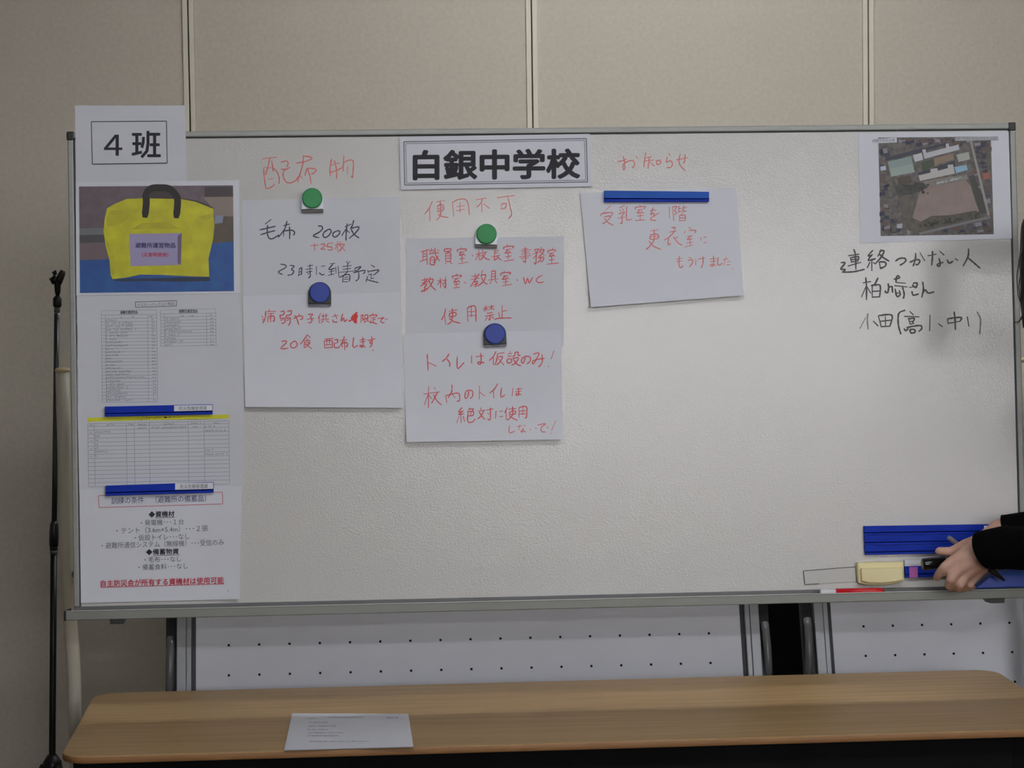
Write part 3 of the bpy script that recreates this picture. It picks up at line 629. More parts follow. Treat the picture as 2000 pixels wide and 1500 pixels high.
write('405,890 400,980 410,1080;380,940 310,1070;1740,870 1780,950 1780,1050 1770,1140', *cG, 3.2, INKF, B, wbd, label='faded black strokes')

# aerial photograph sheet
s7 = Sheet('aerial_photo_print', [(1676, 260), (1970, 256), (1976, 466), (1680, 475)], .0014, 'aerial photo print at the top right corner of the board', 'photo print', mt=PAPERW)
O7 = (1640, 240); k7 = .18
def ap(pts, rgb, off, rgb2=None, vs=60, name='picture_area'):
    return poly(name, PX(pts, O7, k7), mat('aerial_'+'_'.join(map(str, rgb)), rgb, .5, rgb2=rgb2, vscale=vs), s7.P, s7.e, off)
ap([(418, 160), (1640, 148), (1672, 1208), (445, 1228)], (112, 106, 98), .0003, (60, 58, 62), 110)
R = random.Random(5)
hp = [[], [], [], []]
for _ in range(520):
    u, v = R.random(), R.random(); x = 430+u*1200+v*28; y = 170+v*1030-u*14
    inside = (520 < x < 1480 and 240 < y < 1120)
    if inside and not (y > 1040 and x < 860): continue
    if x > 1420+(y-190)*.2 and x < 1455+(y-190)*.2: continue
    w_, h_ = 14+R.random()*26, 10+R.random()*18; t = -.2
    q = [(x+(a*w_)*math.cos(t)-(b*h_)*math.sin(t), y+(a*w_)*math.sin(t)+(b*h_)*math.cos(t)) for a, b in ((-1, -1), (1, -1), (1, 1), (-1, 1))]
    q = [(min(max(a, 432), 1650), min(max(b, 175), 1205)) for a, b in q]
    hp[R.choice([0, 0, 1, 1, 2, 3])].append(q)
for col, qs, nm in zip([(52, 52, 74), (88, 84, 84), (136, 134, 140), (98, 80, 74)], hp, range(4)):
    A = Acc()
    for j, q in enumerate(qs): A.add(([s7.P(x, y, .0005+nm*.0001+(j % 7)*.00001) for x, y in PX(q, O7, k7)], [(0, 1, 2, 3)]))
    A.out('picture_roofs', mat('aerial_roof_%d' % col[0], col, .6), s7.e)['kind'] = 'stuff'
ap([(560, 600), (600, 720), (640, 820), (720, 1150), (860, 1200), (1560, 1030), (1500, 900), (1400, 560), (880, 640), (640, 690)], (98, 92, 82), .001, (70, 68, 62), 90)
ap([(870, 745), (950, 700), (1370, 622), (1420, 680), (1470, 850), (1515, 960), (1300, 1020), (1080, 1050), (900, 1080), (790, 1030)], (146, 130, 124), .0011, (132, 116, 108), 40)
ap([(1020, 380), (1230, 335), (1240, 400), (1110, 430), (1030, 470)], (138, 118, 98), .0011)
ap([(880, 430), (1010, 390), (1025, 470), (900, 525)], (56, 72, 48), .0011)
ap([(840, 545), (1060, 470), (1250, 410), (1255, 470), (870, 570)], (40, 42, 56), .00105)
ap([(500, 410), (790, 345), (1150, 240), (1150, 215), (790, 300), (490, 380)], (44, 44, 62), .00105)
ap([(520, 420), (775, 362), (815, 535), (560, 585)], (150, 166, 160), .0012)
ap([(520, 420), (775, 362), (795, 445), (538, 500)], (132, 152, 148), .0013)
ap([(795, 350), (890, 325), (905, 400), (815, 425)], (196, 198, 206), .0012)
ap([(895, 290), (930, 285), (940, 325), (1290, 235), (1300, 290), (920, 390)], (188, 192, 200), .0012)
ap([(1150, 228), (1180, 222), (1190, 262), (1155, 272)], (190, 192, 198), .0013)
ap([(1265, 345), (1400, 315), (1415, 395), (1290, 425)], (170, 174, 166), .0012)
ap([(855, 570), (985, 540), (985, 500), (1060, 490), (1065, 520), (1175, 490), (1170, 455), (1230, 450), (1250, 550), (870, 630)], (188, 188, 186), .0012)
ap([(1245, 480), (1375, 455), (1390, 510), (1265, 545)], (144, 186, 212), .0012)
ap([(620, 595), (765, 565), (790, 650), (640, 680)], (70, 60, 46), .0012)
ap([(440, 475), (500, 465), (505, 510), (445, 520)], (180, 190, 214), .0012)
ap([(620, 1100), (680, 1090), (680, 1140), (620, 1145)], (170, 174, 184), .0012)
ap([(1400, 580), (1460, 560), (1600, 960), (1520, 990)], (54, 56, 48), .0012)
ap([(1408, 195), (1435, 195), (1630, 1000), (1605, 1010)], (150, 146, 146), .0013)
ap([(860, 1190), (1630, 1010), (1635, 1035), (870, 1215)], (120, 118, 122), .0013)
ap([(1550, 550), (1620, 530), (1640, 600), (1560, 620)], (150, 92, 76), .0012)
ap([(870, 640), (1100, 600), (1380, 560), (1395, 610), (1110, 670), (930, 700)], (142, 136, 130), .00115, (118, 112, 106), 90)
ap([(1000, 1010), (1200, 1000), (1480, 950), (1520, 985), (1500, 1020), (1200, 1090), (900, 1130), (860, 1080)], (92, 84, 74), .00125, (66, 64, 54), 120)
ap([(590, 690), (760, 670), (900, 640), (960, 700), (860, 750), (640, 800)], (74, 72, 68), .00125, (50, 50, 52), 120)
A1, A2 = Acc(), Acc()
for k in range(90):
    t = R.random()
    if k < 30: x, y, w_ = 1060+t*260, 648-t*60+R.random()*14, 6+R.random()*6
    elif k < 60: x, y, w_ = 640+R.random()*320, 660+R.random()*110, 9+R.random()*10
    else: x, y, w_ = 860+t*640, 1090-t*110+R.random()*50, 9+R.random()*12
    (A1 if k < 30 else A2).add(([s7.P(a, b, .0014+k*.000002) for a, b in PX([(x-w_, y-w_*.6), (x+w_, y-w_*.8), (x+w_*.9, y+w_*.6), (x-w_*.8, y+w_*.7)], O7, k7)], [(0, 1, 2, 3)]))
A1.out('picture_cars', mat('aerial_cars', (176, 178, 184), .6), s7.e)['kind'] = 'stuff'
A2.out('picture_shrubs', mat('aerial_shrubs', (56, 58, 52), .7), s7.e)['kind'] = 'stuff'
ap([(360, 175), (620, 160), (622, 212), (362, 222)], (214, 218, 230), .0016, name='printed_caption_box')
typed('白銀中学校全景', 1640+356*k7, 1640+598*k7, 240+177*k7, 6, PRG, s7.P, s7.e, slope=-.02, off=.0018)
ap([(1255, 158), (1720, 145), (1722, 185), (1256, 195)], (176, 178, 184), .0016, name='printed_caption_box')
tiny(s7.P, s7.e, [(1868, 1946, 269, -.02)], 4, PRG, 21, .0018)

# ------------------------------------------------------------------ magnets
def bar(quad, label, labelquad=None, base=.004, mt=None, text=True):
    e = empty('bar_magnet', B(sum(p[0] for p in quad)/4, max(p[1] for p in quad), base), label, 'magnet', 'blue bar magnets on the board')
    (a, b), (c, d), (e2, f), (g_, h) = quad
    def lp(t, u): return ((a+(c-a)*u)*(1-t)+(g_+(e2-g_)*u)*t, (b+(d-b)*u)*(1-t)+(h+(f-h)*u)*t)
    def part(t0, t1, off, dep, m_, nm, bv=.0008): return prism(nm, [lp(t0, 0), lp(t0, 1), lp(t1, 1), lp(t1, 0)], off, dep, m_, e, bv)
    part(0, .68, base+.010, .009, mt or BLUE, 'magnet_body'); part(.66, .78, base+.006, .005, BLUED, 'groove', 0); part(.76, 1, base+.008, .007, BLUE, 'magnet_lip')
    if labelquad:
        nl = prism('name_label', labelquad, base+.0106, .0005, LABELW, e)
        if text:
            (x0, y0), (x1, y1), _, (x3, y3) = labelquad
            P = lambda x, y, off: B(x, y, base+.0106+off)
            typed('防災危機管理課', x0+10, x1-11, y0+2, (y3-y0)-4, PRG, P, nl, slope=(y1-y0)/(x1-x0), off=.0003)
    return e
bar([(204.5, 794), (415, 789.5), (415, 809), (205, 813.5)], 'blue bar magnet with white name label just above the yellow heading bar', [(340, 792), (414.5, 790.8), (414.5, 801.5), (340, 803.2)])
bar([(206, 948.5), (417, 941.5), (417, 962), (206, 968.5)], 'blue bar magnet with white name label just above the red framed heading', [(342, 944.2), (416.5, 942.6), (416.5, 954.8), (342, 956.6)], base=.005)
bar([(1180.5, 372), (1385, 374.5), (1385, 393.5), (1180, 394)], 'plain blue bar magnet holding the tilted note sheet', mt=BLUEL, base=.003)
tb = .0005
bar([(1688, 1027.5), (1992, 1023), (1992, 1041), (1688, 1046)], 'top blue bar magnet of the stack of three at the lower right', [(1922, 1027), (1990, 1025.5), (1990, 1036), (1922, 1037.5)], base=tb, text=False)
bar([(1688.5, 1046.5), (1992, 1041.5), (1993, 1059.5), (1689, 1065)], 'middle blue bar magnet of the stack of three at the lower right', base=tb)
bar([(1689, 1065.5), (1993, 1060), (1994, 1077.5), (1690, 1084)], 'bottom blue bar magnet of the stack of three at the lower right', base=tb)
lb = bar([(1767, 1106), (1905, 1102), (1906, 1124), (1768, 1128.5)], 'blue bar magnet with pink tape beside the cream eraser', base=tb)
prism('white_strip', [(1767, 1094), (1904, 1091), (1905, 1104), (1767, 1108)], .010, .0095, LABELW, lb, .0008)
prism('pink_tape', [(1776, 1107.5), (1792.5, 1107), (1792.5, 1127.6), (1776.5, 1128)], .0112, .0005, PINK, lb)
typed('O', 1778, 1782, 1102.5, 3.5, PRG, lambda x, y, o: B(x, y, .0102+o), lb, off=.0002) if False else None

GLIP = mat('grey_clip_lip', (120, 122, 130), .4); BRLIP = mat('brown_grey_clip_lip', (92, 84, 84), .5)
def clipmag(cx, cy, r, base_mt, disc_mt, label, group, dq, rot=0, base=.004, rim=None, lh=6.5):
    """round magnet on a squared clip base; dq: half width, top, bottom (px from centre)"""
    e = empty('magnet_clip', B(cx, cy+r, base), label, 'magnet', group)
    hw, tp, bt = dq; ca, sa = math.cos(rot), math.sin(rot)
    def rp(x, y): return (cx+x*ca-y*sa, cy+x*sa+y*ca)
    pts = []
    for k in range(13):
        w = math.pi+math.pi*k/12; pts.append(rp(math.cos(w)*hw, math.sin(w)*hw*.98+1))
    pts += [rp(hw, bt), rp(-hw, bt)]
    off = base+.009; n = len(pts)
    F = [B(x, y, off) for x, y in pts]; Bk = [v-bn*.008 for v in F]
    obj('clip_base', Bk+F, [tuple(range(n)), tuple(range(n, 2*n))]+[(i, (i+1) % n, n+(i+1) % n, n+i) for i in range(n)], base_mt, e, bevel=.0006)
    prism('clip_lip', [rp(-hw, bt+.3), rp(hw, bt+.3), rp(hw, bt+lh), rp(-hw+1, bt+lh)], base+.0065, .006, rim or BLACK, e, .0008)
    c0 = B(cx, cy, off); rr = r*(c0-CAM).length/FPX
    tube('magnet_disc', [c0+bn*.0002, c0+bn*.0055, c0+bn*.0070, c0+bn*.0076], [rr, rr, rr*.96, rr*.9], disc_mt, e, 40)
gm = 'round magnets holding the notes'
clipmag(610, 387.5, 19.6, CHROME, GREEN, 'green round magnet on a pale clip at the upper left note', gm, (21.5, -20, 21), rim=BRLIP, base=.002)
clipmag(950, 457.5, 19.8, CHROME, GREEN, 'green round magnet on a pale clip above the room names note', gm, (21.5, -20, 20), rot=.03, rim=BRLIP, base=.002)
clipmag(624.5, 571.5, 20.0, BLACK, BLUEDISC, 'blue round magnet on a black clip at the left pair of notes', gm, (22.3, -20, 22), rim=GLIP, base=.004, lh=4)
clipmag(966.5, 652, 20.0, BLACK, BLUEDISC, 'blue round magnet on a black clip above the toilet notice', gm, (22.3, -20, 20.5), rot=-.04, rim=GLIP, base=.004, lh=4)

# eraser, white card, red marker, blue box on the board / tray
er = empty('board_eraser', B(1720, 1140, 0), 'cream board eraser stuck near the bottom right of the board', 'eraser')
pts = [(1674, 1100), (1677, 1098.5), (1763, 1096.5), (1766, 1099), (1766.5, 1135), (1755, 1139), (1735, 1142.5), (1710, 1143.5), (1690, 1142.5), (1677, 1139)]
n = len(pts); F = [B(x, y, .018) for x, y in pts]; Bk = [v-bn*.0175 for v in F]
obj('eraser_body', Bk+F, [tuple(range(n)), tuple(range(n, 2*n))]+[(i, (i+1) % n, n+(i+1) % n, n+i) for i in range(n)], CREAMP, er, bevel=.003)
pts = [(1682, 1110), (1764, 1108.5), (1764.5, 1133), (1750, 1136.5), (1722, 1139.5), (1695, 1138.5), (1683, 1135)]
n = len(pts); F = [B(x, y, .027) for x, y in pts]; Bk = [v-bn*.0105 for v in F]
obj('eraser_grip', Bk+F, [tuple(range(n)), tuple(range(n, 2*n))]+[(i, (i+1) % n, n+(i+1) % n, n+i) for i in range(n)], CREAMP, er, bevel=.003, seg=3)
wc = prism('magnetic_card', [(1569, 1115), (1671, 1107.5), (1672.5, 1136), (1572, 1141)], .0022, .002, mat('white_vinyl', (209, 209, 206), .5))
tag(wc, 'thin blank white magnetic card left of the cream eraser', 'card')
lines([((1569, 1115), (1671.5, 1107)), ((1671.5, 1107.5), (1673, 1136.5)), ((1572, 1141.5), (1600, 1140)), ((1569, 1115), (1572, 1141))], 1.3, BLACK, lambda x, y, o: B(x, y, .0022+o), wc, 'dark_edge')
def tr(px, b, o):                                       # a point on the tray under photo column px
    p = B(px, 1158, o); a = (p-BO).dot(bd); return L(a, b, o)
rm = empty('red_marker', tr(1660, -.0105, .04), 'red whiteboard marker with white cap lying on the pen tray', 'marker')
ro = .046; rb = -.0033
tube('marker_body', [tr(1632, rb, ro), tr(1720, rb, ro), tr(1726, rb, ro)], [.0068, .0068, .004], mat('red_marker_body', (214, 30, 44), .35), rm)
tube('marker_cap', [tr(1602, rb, ro), tr(1604, rb, ro), tr(1632, rb, ro)], [.005, .0062, .0062], LABELW, rm)
bb = empty('blue_tray_box', tr(1975, -.017, .03), 'blue plastic box at the right end of the pen tray', 'box')
def bx(px, py, off): return B(px, py, off)
F = [B(1905, 1150, .052), B(2022, 1146, .052), B(2020, 1121, .052), B(1936, 1124, .052)]
K = [v-bn*.04 for v in F]; K[2] = B(1994, 1104, .014); K[3] = B(1940, 1116, .014)
obj('box_front', K+F, BF, mat('blue_box_plastic', (36, 74, 190), .4), bb, bevel=.002)
obj('box_lid', [B(1937, 1124.5, .0535), B(2021, 1121.5, .0535), B(1994, 1104, .0155), B(1942, 1115.5, .0155)]+[B(1937, 1125.5, .0525), B(2021, 1122.5, .0525), B(1994, 1105, .0145), B(1942, 1116.5, .0145)], BF, mat('light_blue_lid', (92, 140, 240), .3), bb)

# ------------------------------------------------------------------ perforated panels behind
LEAN = math.radians(19)
def make_panel():
    e = empty('perforated_panel', (0, 0, 0), '-', 'display panel', 'white perforated panels')
    PW = 1.2; H0, H1 = 0, .62; pitch = .0619; fr = .038; hs = .0023; SH = .08
    # front sheet with square holes
    xs0 = -PW/2+fr+.068; nx = 17; ys0 = .0995+SH-2*pitch; ny = 14
    xs0 = -(nx-1)/2*pitch
    xe = [-PW/2+fr]+[v for i in range(nx) for v in (xs0+i*pitch-hs, xs0+i*pitch+hs)]+[PW/2-fr]
    ye = [fr]+[v for j in range(ny) for v in (ys0+j*pitch-hs, ys0+j*pitch+hs) if ys0+j*pitch-hs > fr+.001 and ys0+j*pitch+hs < H1-fr-.001]+[H1-fr]
    vs = [(x, 0, z) for z in ye for x in xe]; n = len(xe); fs = []
    for j in range(len(ye)-1):
        for i in range(n-1):
            if i % 2 == 1 and j % 2 == 1: continue
            a = j*n+i; fs.append((a, a+1, a+n+1, a+n))
    obj('perforated_sheet', vs, fs, PEG, e, local=True)
    box('backing_board', (-PW/2+fr, .004, fr), (PW/2-fr, .010, H1-fr), DARK, e, local=True)
    for s in (-1, 1):
        def bb_(a, b, y0, y1, m_, nm): box(nm, (min(s*a, s*b), y0, 0), (max(s*a, s*b), y1, H1), m_, e, bevel=.001, local=True)
        bb_(PW/2, PW/2-.0185, -.014, .014, PEGF, 'frame_rail'); bb_(PW/2-.0195, PW/2-.029, -.012, .014, PEGF, 'frame_rail')
        bb_(PW/2-.030, PW/2-.0375, -.001, .013, mat('panel_gasket', (70, 72, 76), .6), 'gasket')
        box('side_strut', (s*(PW/2+.0125)-.0105, .004, -.03), (s*(PW/2+.0125)+.0105, .03, H1-.05), BLACKM, e, local=True)
        # pale tube end that curves back and down
        t = [(s*(PW/2+.013), .0, .118+SH), (s*(PW/2+.013), -.006, .10+SH), (s*(PW/2+.014), -.008, .07+SH), (s*(PW/2+.015), .0, .03+SH), (s*(PW/2+.016), .02, -.01+SH), (s*(PW/2+.016), .05, -.05+SH)]
        v_, f_ = tube_mesh(t, [.0085]*6, 16); o = obj('hinge_arm', v_, f_, mat('grey_hinge_arm', (116, 118, 121), .3), e, smooth=True, local=True)
    box('frame_rail', (-PW/2+.0375, -.012, 0), (PW/2-.0375, .012, fr-.001), PEGF, e, local=True)
    box('frame_rail', (-PW/2+.0375, -.012, H1-fr+.001), (PW/2-.0375, .012, H1), PEGF, e, local=True)
    cl, sl_ = math.cos(LEAN), math.sin(LEAN)
    def up_(x, y, z): return (x, y*cl-z*sl_, y*sl_+z*cl)      # upright frame inside the leaning one
    for s in (-1, 1):
        X = s*(PW/2+.0125)
        box('leg', (X-.0105, .02, -.55), (X+.0105, .05, -.005), BLACKM, e, local=True, fn=up_)
        box('foot', (X-.015, -.03, -.585), (X+.015, .34, -.551), BLACKM, e, local=True, fn=up_)
    return e
pn = make_panel()
# image anchors: left panel outer edges x=341 / 1482 at y~1180..1210 on a plane about 4.87 m away
zb = .665-.08*math.cos(LEAN); yb = 4.87-(.83-zb)*math.tan(LEAN)
cx1 = (W(341, 1210, 4.86).x + W(1482.5, 1182, 4.87).x)/2
pn.location = (cx1, yb, zb); pn.rotation_euler = (-LEAN, 0, 0)
pn['label'] = 'white perforated panel in a silver frame below the middle of the board'
pn2 = copy_tree(pn)
pn2.location = (W(1581, 1178, 4.87).x+.604, yb, zb+.0065)
pn2['label'] = 'white perforated panel in a silver frame below the right end of the board'
bc = box('equipment_case', (W(1500, 1250, 5.2).x-.02, 5.2, .0), (W(1570, 1250, 5.2).x+.02, 5.5, 1.25), mat('black_fabric_case', (9, 9, 9), .95), bevel=.01)
tag(bc, 'tall black case in the gap between the two perforated panels', 'case')
box('case_lid', (W(1500, 1250, 5.2).x-.022, 5.198, 1.252), (W(1570, 1250, 5.2).x+.022, 5.502, 1.28), BLACK, bc, bevel=.004)

# ------------------------------------------------------------------ folding table
TX, TY, TYAW, TD_ = -.501, 4.0696, .0022, .6
ct, st = math.cos(TYAW), math.sin(TYAW)
def T(a, b, z): return Vector((TX+a*ct-b*st, TY+a*st+b*ct, z))
tb_ = empty('folding_table', T(.9, .3, 0), 'long folding table with a light oak top in front of the whiteboard', 'table')
def rrect(r, inset=0, n=8):
    out = []
    for cx, cy, a0 in ((1.8-r, r, -90), (1.8-r, .6-r, 0), (r, .6-r, 90), (r, r, 180)):
        for k in range(n+1):
            w = math.radians(a0+90*k/n); out.append((cx+(r-inset)*math.cos(w), cy+(r-inset)*math.sin(w)))
    return out
rings = [(.7, .0035), (.6988, .001), (.6965, 0), (.690, 0), (.6875, .0012), (.6865, .004)]
vs = []; ln = 36
for z, i_ in rings: vs += [T(x, y, z) for x, y in rrect(.05, i_)]
fs = [(j*ln+k, j*ln+(k+1) % ln, (j+1)*ln+(k+1) % ln, (j+1)*ln+k) for j in range(1, 4) for k in range(ln)]
obj('edge_band', vs, fs, WOODE, tb_, smooth=True)
vt = vs[:2*ln]; obj('table_top', vt, [tuple(range(ln))]+[(k, (k+1) % ln, ln+(k+1) % ln, ln+k) for k in range(ln)], WOOD, tb_, smooth=False)
vb = vs[4*ln:]; obj('underside', vb, [tuple(range(ln, 2*ln))]+[(k, (k+1) % ln, ln+(k+1) % ln, ln+k) for k in range(ln)], BLACK, tb_)
APR = mat('matt_black_apron', (7, 7, 9), .8, spec=.2)
def tbx(nm, a0, a1, b0, b1, z0, z1, m_, bv=.002):
    box(nm, (a0, b0, z0), (a1, b1, z1), m_, tb_, bv, fn=T)
tbx('apron', .02, 1.675, .03, .055, .60, .686, APR); tbx('corner_bracket', 1.676, 1.715, .035, .058, .47, .686, APR); tbx('corner_bracket', 1.716, 1.79, .035, .055, .662, .686, APR); tbx('end_rail', 1.716, 1.79, .04, .055, .618, .645, mat('pale_bracket', (150, 150, 146), .5)); tbx('apron', .03, 1.77, .545, .57, .62, .686, BLACKM)
tbx('shelf', .14, 1.66, .12, .50, .575, .583, mat('grey_wire_shelf', (58, 60, 68), .6))
for a in (.075, 1.725):
    tbx('leg', a-.02, a+.02, .06, .10, .04, .6195, BLACKM); tbx('leg', a-.02, a+.02, .50, .54, .04, .6195, BLACKM)
    tbx('foot', a-.025, a+.025, .03, .57, .012, .039, BLACKM, .006)
    tbx('leg_brace', a-.012, a+.012, .101, .499, .30, .33, mat('pale_steel_brace', (176, 178, 178), .4, metal=.4))
    s_ = 1 if a < 1 else -1
    tube('folding_stay', [T(a+s_*.02, .08, .45), T(a+s_*.22, .08, .615)], .009, BLACKM, tb_)
    tbx('bracket_plate', a-.045, a+.045, .105, .14, .55, .6195, mat('pale_bracket', (150, 150, 146), .5))
    for b in (.06, .54): tbx('foot_cap', a-.02, a+.02, b-.02, b+.02, 0, .0115, BLACK, .003)

# sheets on the table
def tp(px, py, z): d = ray(px, py); return CAM+d*((z-CAM.z)/d.z)
pe = empty('handout_sheet', tp(680, 1430, .7), 'white printed handout lying on the table top', 'paper')
q = [(573, 1393), (797.5, 1394), (807.5, 1458.5), (557, 1465)]
def sp(x, y, off):
    v = (y-1393)/72; u = (x-560)/240
    return tp(x, y, .7012+off+.004*math.exp(-((u-.02)**2)*60)*0+.0022*math.sin(u*math.pi)*(1-v)*0+.0015*abs(math.cos(u*3.14)))
for nm, dx, dy, dz, m_ in (('under_sheet', -2.5, 1.0, -.0007, PAPER), ('top_sheet', 0, 0, 0, PAPERW)):
    vs = []
    for z in (0, -.0003):
        for j in range(7):
            for i in range(13):
                u, v = i/12, j/6
                x = (q[0][0]*(1-u)+q[1][0]*u)*(1-v)+(q[3][0]*(1-u)+q[2][0]*u)*v+dx*(1 if dx else 0)
                y = (q[0][1]*(1-u)+q[1][1]*u)*(1-v)+(q[3][1]*(1-u)+q[2][1]*u)*v+dy*v + (2.2*math.sin(u*math.pi)*(1-v) if not dx else 0)
                vs.append(sp(x, y, dz+z))
    fs = []
    for j in range(6):
        for i in range(12):
            a_ = j*13+i; fs += [(a_, a_+1, a_+14, a_+13), (91+a_, 91+a_+13, 91+a_+14, 91+a_+1)]
    obj(nm, vs, fs, m_, pe, smooth=True)
tiny(sp, pe, [(600, 620, 1402, 0), (640, 710, 1400, 0), (604, 640, 1410, 0), (602, 655, 1417, 0), (600, 640, 1424, 0), (602, 670, 1430, 0), (600, 660, 1436, 0), (604, 720, 1447, 0)], 2.2, PRL, 31, .0004)
tiny(sp, pe, [(756, 775, 1400.5, 0)], 2.6, mat('printed_violet', (90, 84, 190), .7), 32, .0004)

# ------------------------------------------------------------------ microphone stand
MD = 5.1
mt_ = empty('microphone_stand', Vector((W(98, 1480, MD).x, MD, 0)), 'black and grey microphone stand with an empty clip left of the board', 'microphone stand')
def MW(x, y): return W(x, y, MD)
GP = mat('grey_stand_pole', (92, 94, 98), .3, metal=.7)
tube('upper_pole', [MW(111, 612), MW(109.5, 760), MW(107.5, 900), MW(106, 1022)], .0058, GP, mt_)
tube('chrome_collar', [MW(112.5, 609), MW(112.3, 622)], .0052, CHROME, mt_)
tube('neck', [MW(111.5, 599), MW(111.3, 611)], .0065, mat('grey_neck', (110, 108, 104), .4), mt_)
tube('height_clutch', [MW(106, 1017), MW(105.8, 1024), MW(105.4, 1040), MW(105, 1066)], [.006, .0090, .0100, .0100], mat('clutch_metal', (70, 70, 74), .3, metal=.6), mt_)
tube('clutch_ring', [MW(105, 1067), MW(105, 1074)], .0085, BLACK, mt_); tube('clutch_ring', [MW(105, 1074.5), MW(105, 1081)], .0088, mat('ring_grey', (110, 110, 106), .4), mt_)
lo_ = MW(102, 1475)
tube('lower_tube', [MW(105, 1082), MW(103.5, 1280), lo_, Vector((lo_.x, MD, .15))], .0072, BLACKM, mt_)
tube('clip_clutch', [MW(112, 599.5), MW(112, 597), MW(112, 583), MW(112.5, 577)], [.008, .0092, .0092, .004], BLACK, mt_)
tube('clip_stem', [MW(112.5, 577), MW(112.6, 570), MW(112.5, 556), MW(112, 548)], [.004, .0062, .0072, .0085], BLACK, mt_)
tube('clip_jaw', [MW(109, 552), MW(103.5, 543), MW(106, 534), MW(109, 528)], [.0085, .0088, .0062, .0015], BLACK, mt_)
tube('clip_jaw', [MW(113, 552), MW(117.5, 543), MW(121.5, 534), MW(123.5, 528.5)], [.0085, .0078, .0070, .0055], mat('clip_brown_black', (42, 30, 28), .5), mt_)
hub = Vector((lo_.x, MD, .455))
tube('tripod_hub', [hub+Vector((0, 0, .035)), hub+Vector((0, 0, .02)), hub+Vector((0, 0, -.03)), hub+Vector((0, 0, -.05))], [.010, .020, .022, .015], BLACK, mt_)
for k, an in enumerate((180, 300, 60)):
    w = math.radians(an); d = Vector((math.cos(w), math.sin(w), 0))
    lg = tube('leg', [hub+d*.018+Vector((0, 0, .012)), hub+d*.06+Vector((0, 0, -.06)), hub+d*.33+Vector((0, 0, -.44))], .0075, BLACKM, mt_)
    tube('rubber_foot', [hub+d*.32+Vector((0, 0, -.4265)), hub+d*.335+Vector((0, 0, -.4475))], .011, BLACK, lg)

# ------------------------------------------------------------------ person at the right edge
def capsule(p, q, r0, r1, seg=14, rg=6):
    p, q = Vector(p), Vector(q); d = q-p; l = d.length or 1e-4; d = d/l if d.length > 1e-6 else Vector((0, 0, 1))
    pts, rads = [], []
    for k in range(1, rg+1):
        w = math.pi/2*k/rg; pts.append(p-d*r0*math.cos(w)); rads.append(max(r0*math.sin(w), 1e-4))
    for k in range(rg, 0, -1):
        w = math.pi/2*k/rg; pts.append(q+d*r1*math.cos(w)); rads.append(max(r1*math.sin(w), 1e-4))
    return tube_mesh(pts, rads, seg)
def blob(name, caps, mt, parent, voxel=.006, smooth=6, extra=None):
    A = Acc()
    for c in caps: A.add(capsule(*c))
    if extra: A.add(extra)
    me = bpy.data.meshes.new(name); o0 = wloc(parent)
    me.from_pydata([v-o0 for v in A.v], [], A.f)
    bm = bmesh.new(); bm.from_mesh(me); bmesh.ops.recalc_face_normals(bm, faces=bm.faces); bm.to_mesh(me); bm.free()
    ob = bpy.data.objects.new(name, me); COL.objects.link(ob)
    r = ob.modifiers.new('r', 'REMESH'); r.mode = 'VOXEL'; r.voxel_size = voxel
    s = ob.modifiers.new('s', 'SMOOTH'); s.factor = .5; s.iterations = smooth
    me2 = bpy.data.meshes.new_from_object(ob.evaluated_get(bpy.context.evaluated_depsgraph_get()))
    COL.objects.unlink(ob); bpy.data.objects.remove(ob)
    for p in me2.polygons: p.use_smooth = True
    me2.materials.clear(); me2.materials.append(mt)
    o = bpy.data.objects.new(name, me2); COL.objects.link(o); o.parent = parent
    return o
PB = Vector((1.56, 4.15, 0))
pe_ = empty('person', PB, 'person in a black sweater with long dark hair reaching in from the right edge', 'person')
mm = .001
def H(x, y, D): return W(x, y, D)
# joints (facing left, -x; left arm nearer the camera)
hip = Vector((1.60, 4.15, .86)); waist = Vector((1.585, 4.15, 1.0)); chest = Vector((1.535, 4.15, 1.20)); neck = Vector((1.475, 4.15, 1.37)); 
head = Vector((1.43, 4.20, 1.55)); 
lsh = Vector((1.41, 3.96, 1.28)); rsh = Vector((1.49, 4.32, 1.29))
lel = Vector((1.48, 3.93, 1.03)); rel = Vector((1.52, 4.36, 1.03))
lwr = H(1946, 1066, 4.255); rwr = H(1962, 1034, 4.315)
body = []
def c_(p, q, a, b): body.append((p, q, a, b))
c_(hip+Vector((0, -.07, 0)), hip+Vector((0, .07, 0)), .10, .10); c_(hip, waist, .12, .105); c_(waist, chest, .105, .115); c_(chest, neck, .10, .05)
c_(lsh, rsh, .05, .05); c_(neck, head+Vector((.02, 0, -.06)), .05, .048)
c_(lsh, lel, .045, .036); c_(lel, lwr, .036, .024); c_(rsh, rel, .045, .036); c_(rel, rwr, .036, .023)
# head: skull, face, jaw, nose, ears
fd = Vector((-.86, 0, -.5)); ud = Vector((-.5, 0, .86))
c_(head+ud*.03, head+ud*.035-fd*.02, .085, .085); c_(head+fd*.03-ud*.02, head+fd*.035-ud*.055, .062, .042)
c_(head+fd*.085-ud*.0, head+fd*.105-ud*.025, .009, .012)
for s in (-1, 1): c_(head+Vector((0, s*.082, 0))+ud*.005, head+Vector((0, s*.085, 0))-ud*.02, .010, .008)
# legs
for s in (-1, 1):
    c_(hip+Vector((0, s*.085, -.02)), Vector((1.58, 4.15+s*.10, .47)), .085, .055); c_(Vector((1.58, 4.15+s*.10, .47)), Vector((1.62, 4.15+s*.11, .09)), .055, .038)
    c_(Vector((1.62, 4.15+s*.11, .05)), Vector((1.50, 4.15+s*.12, .035)), .036, .03)
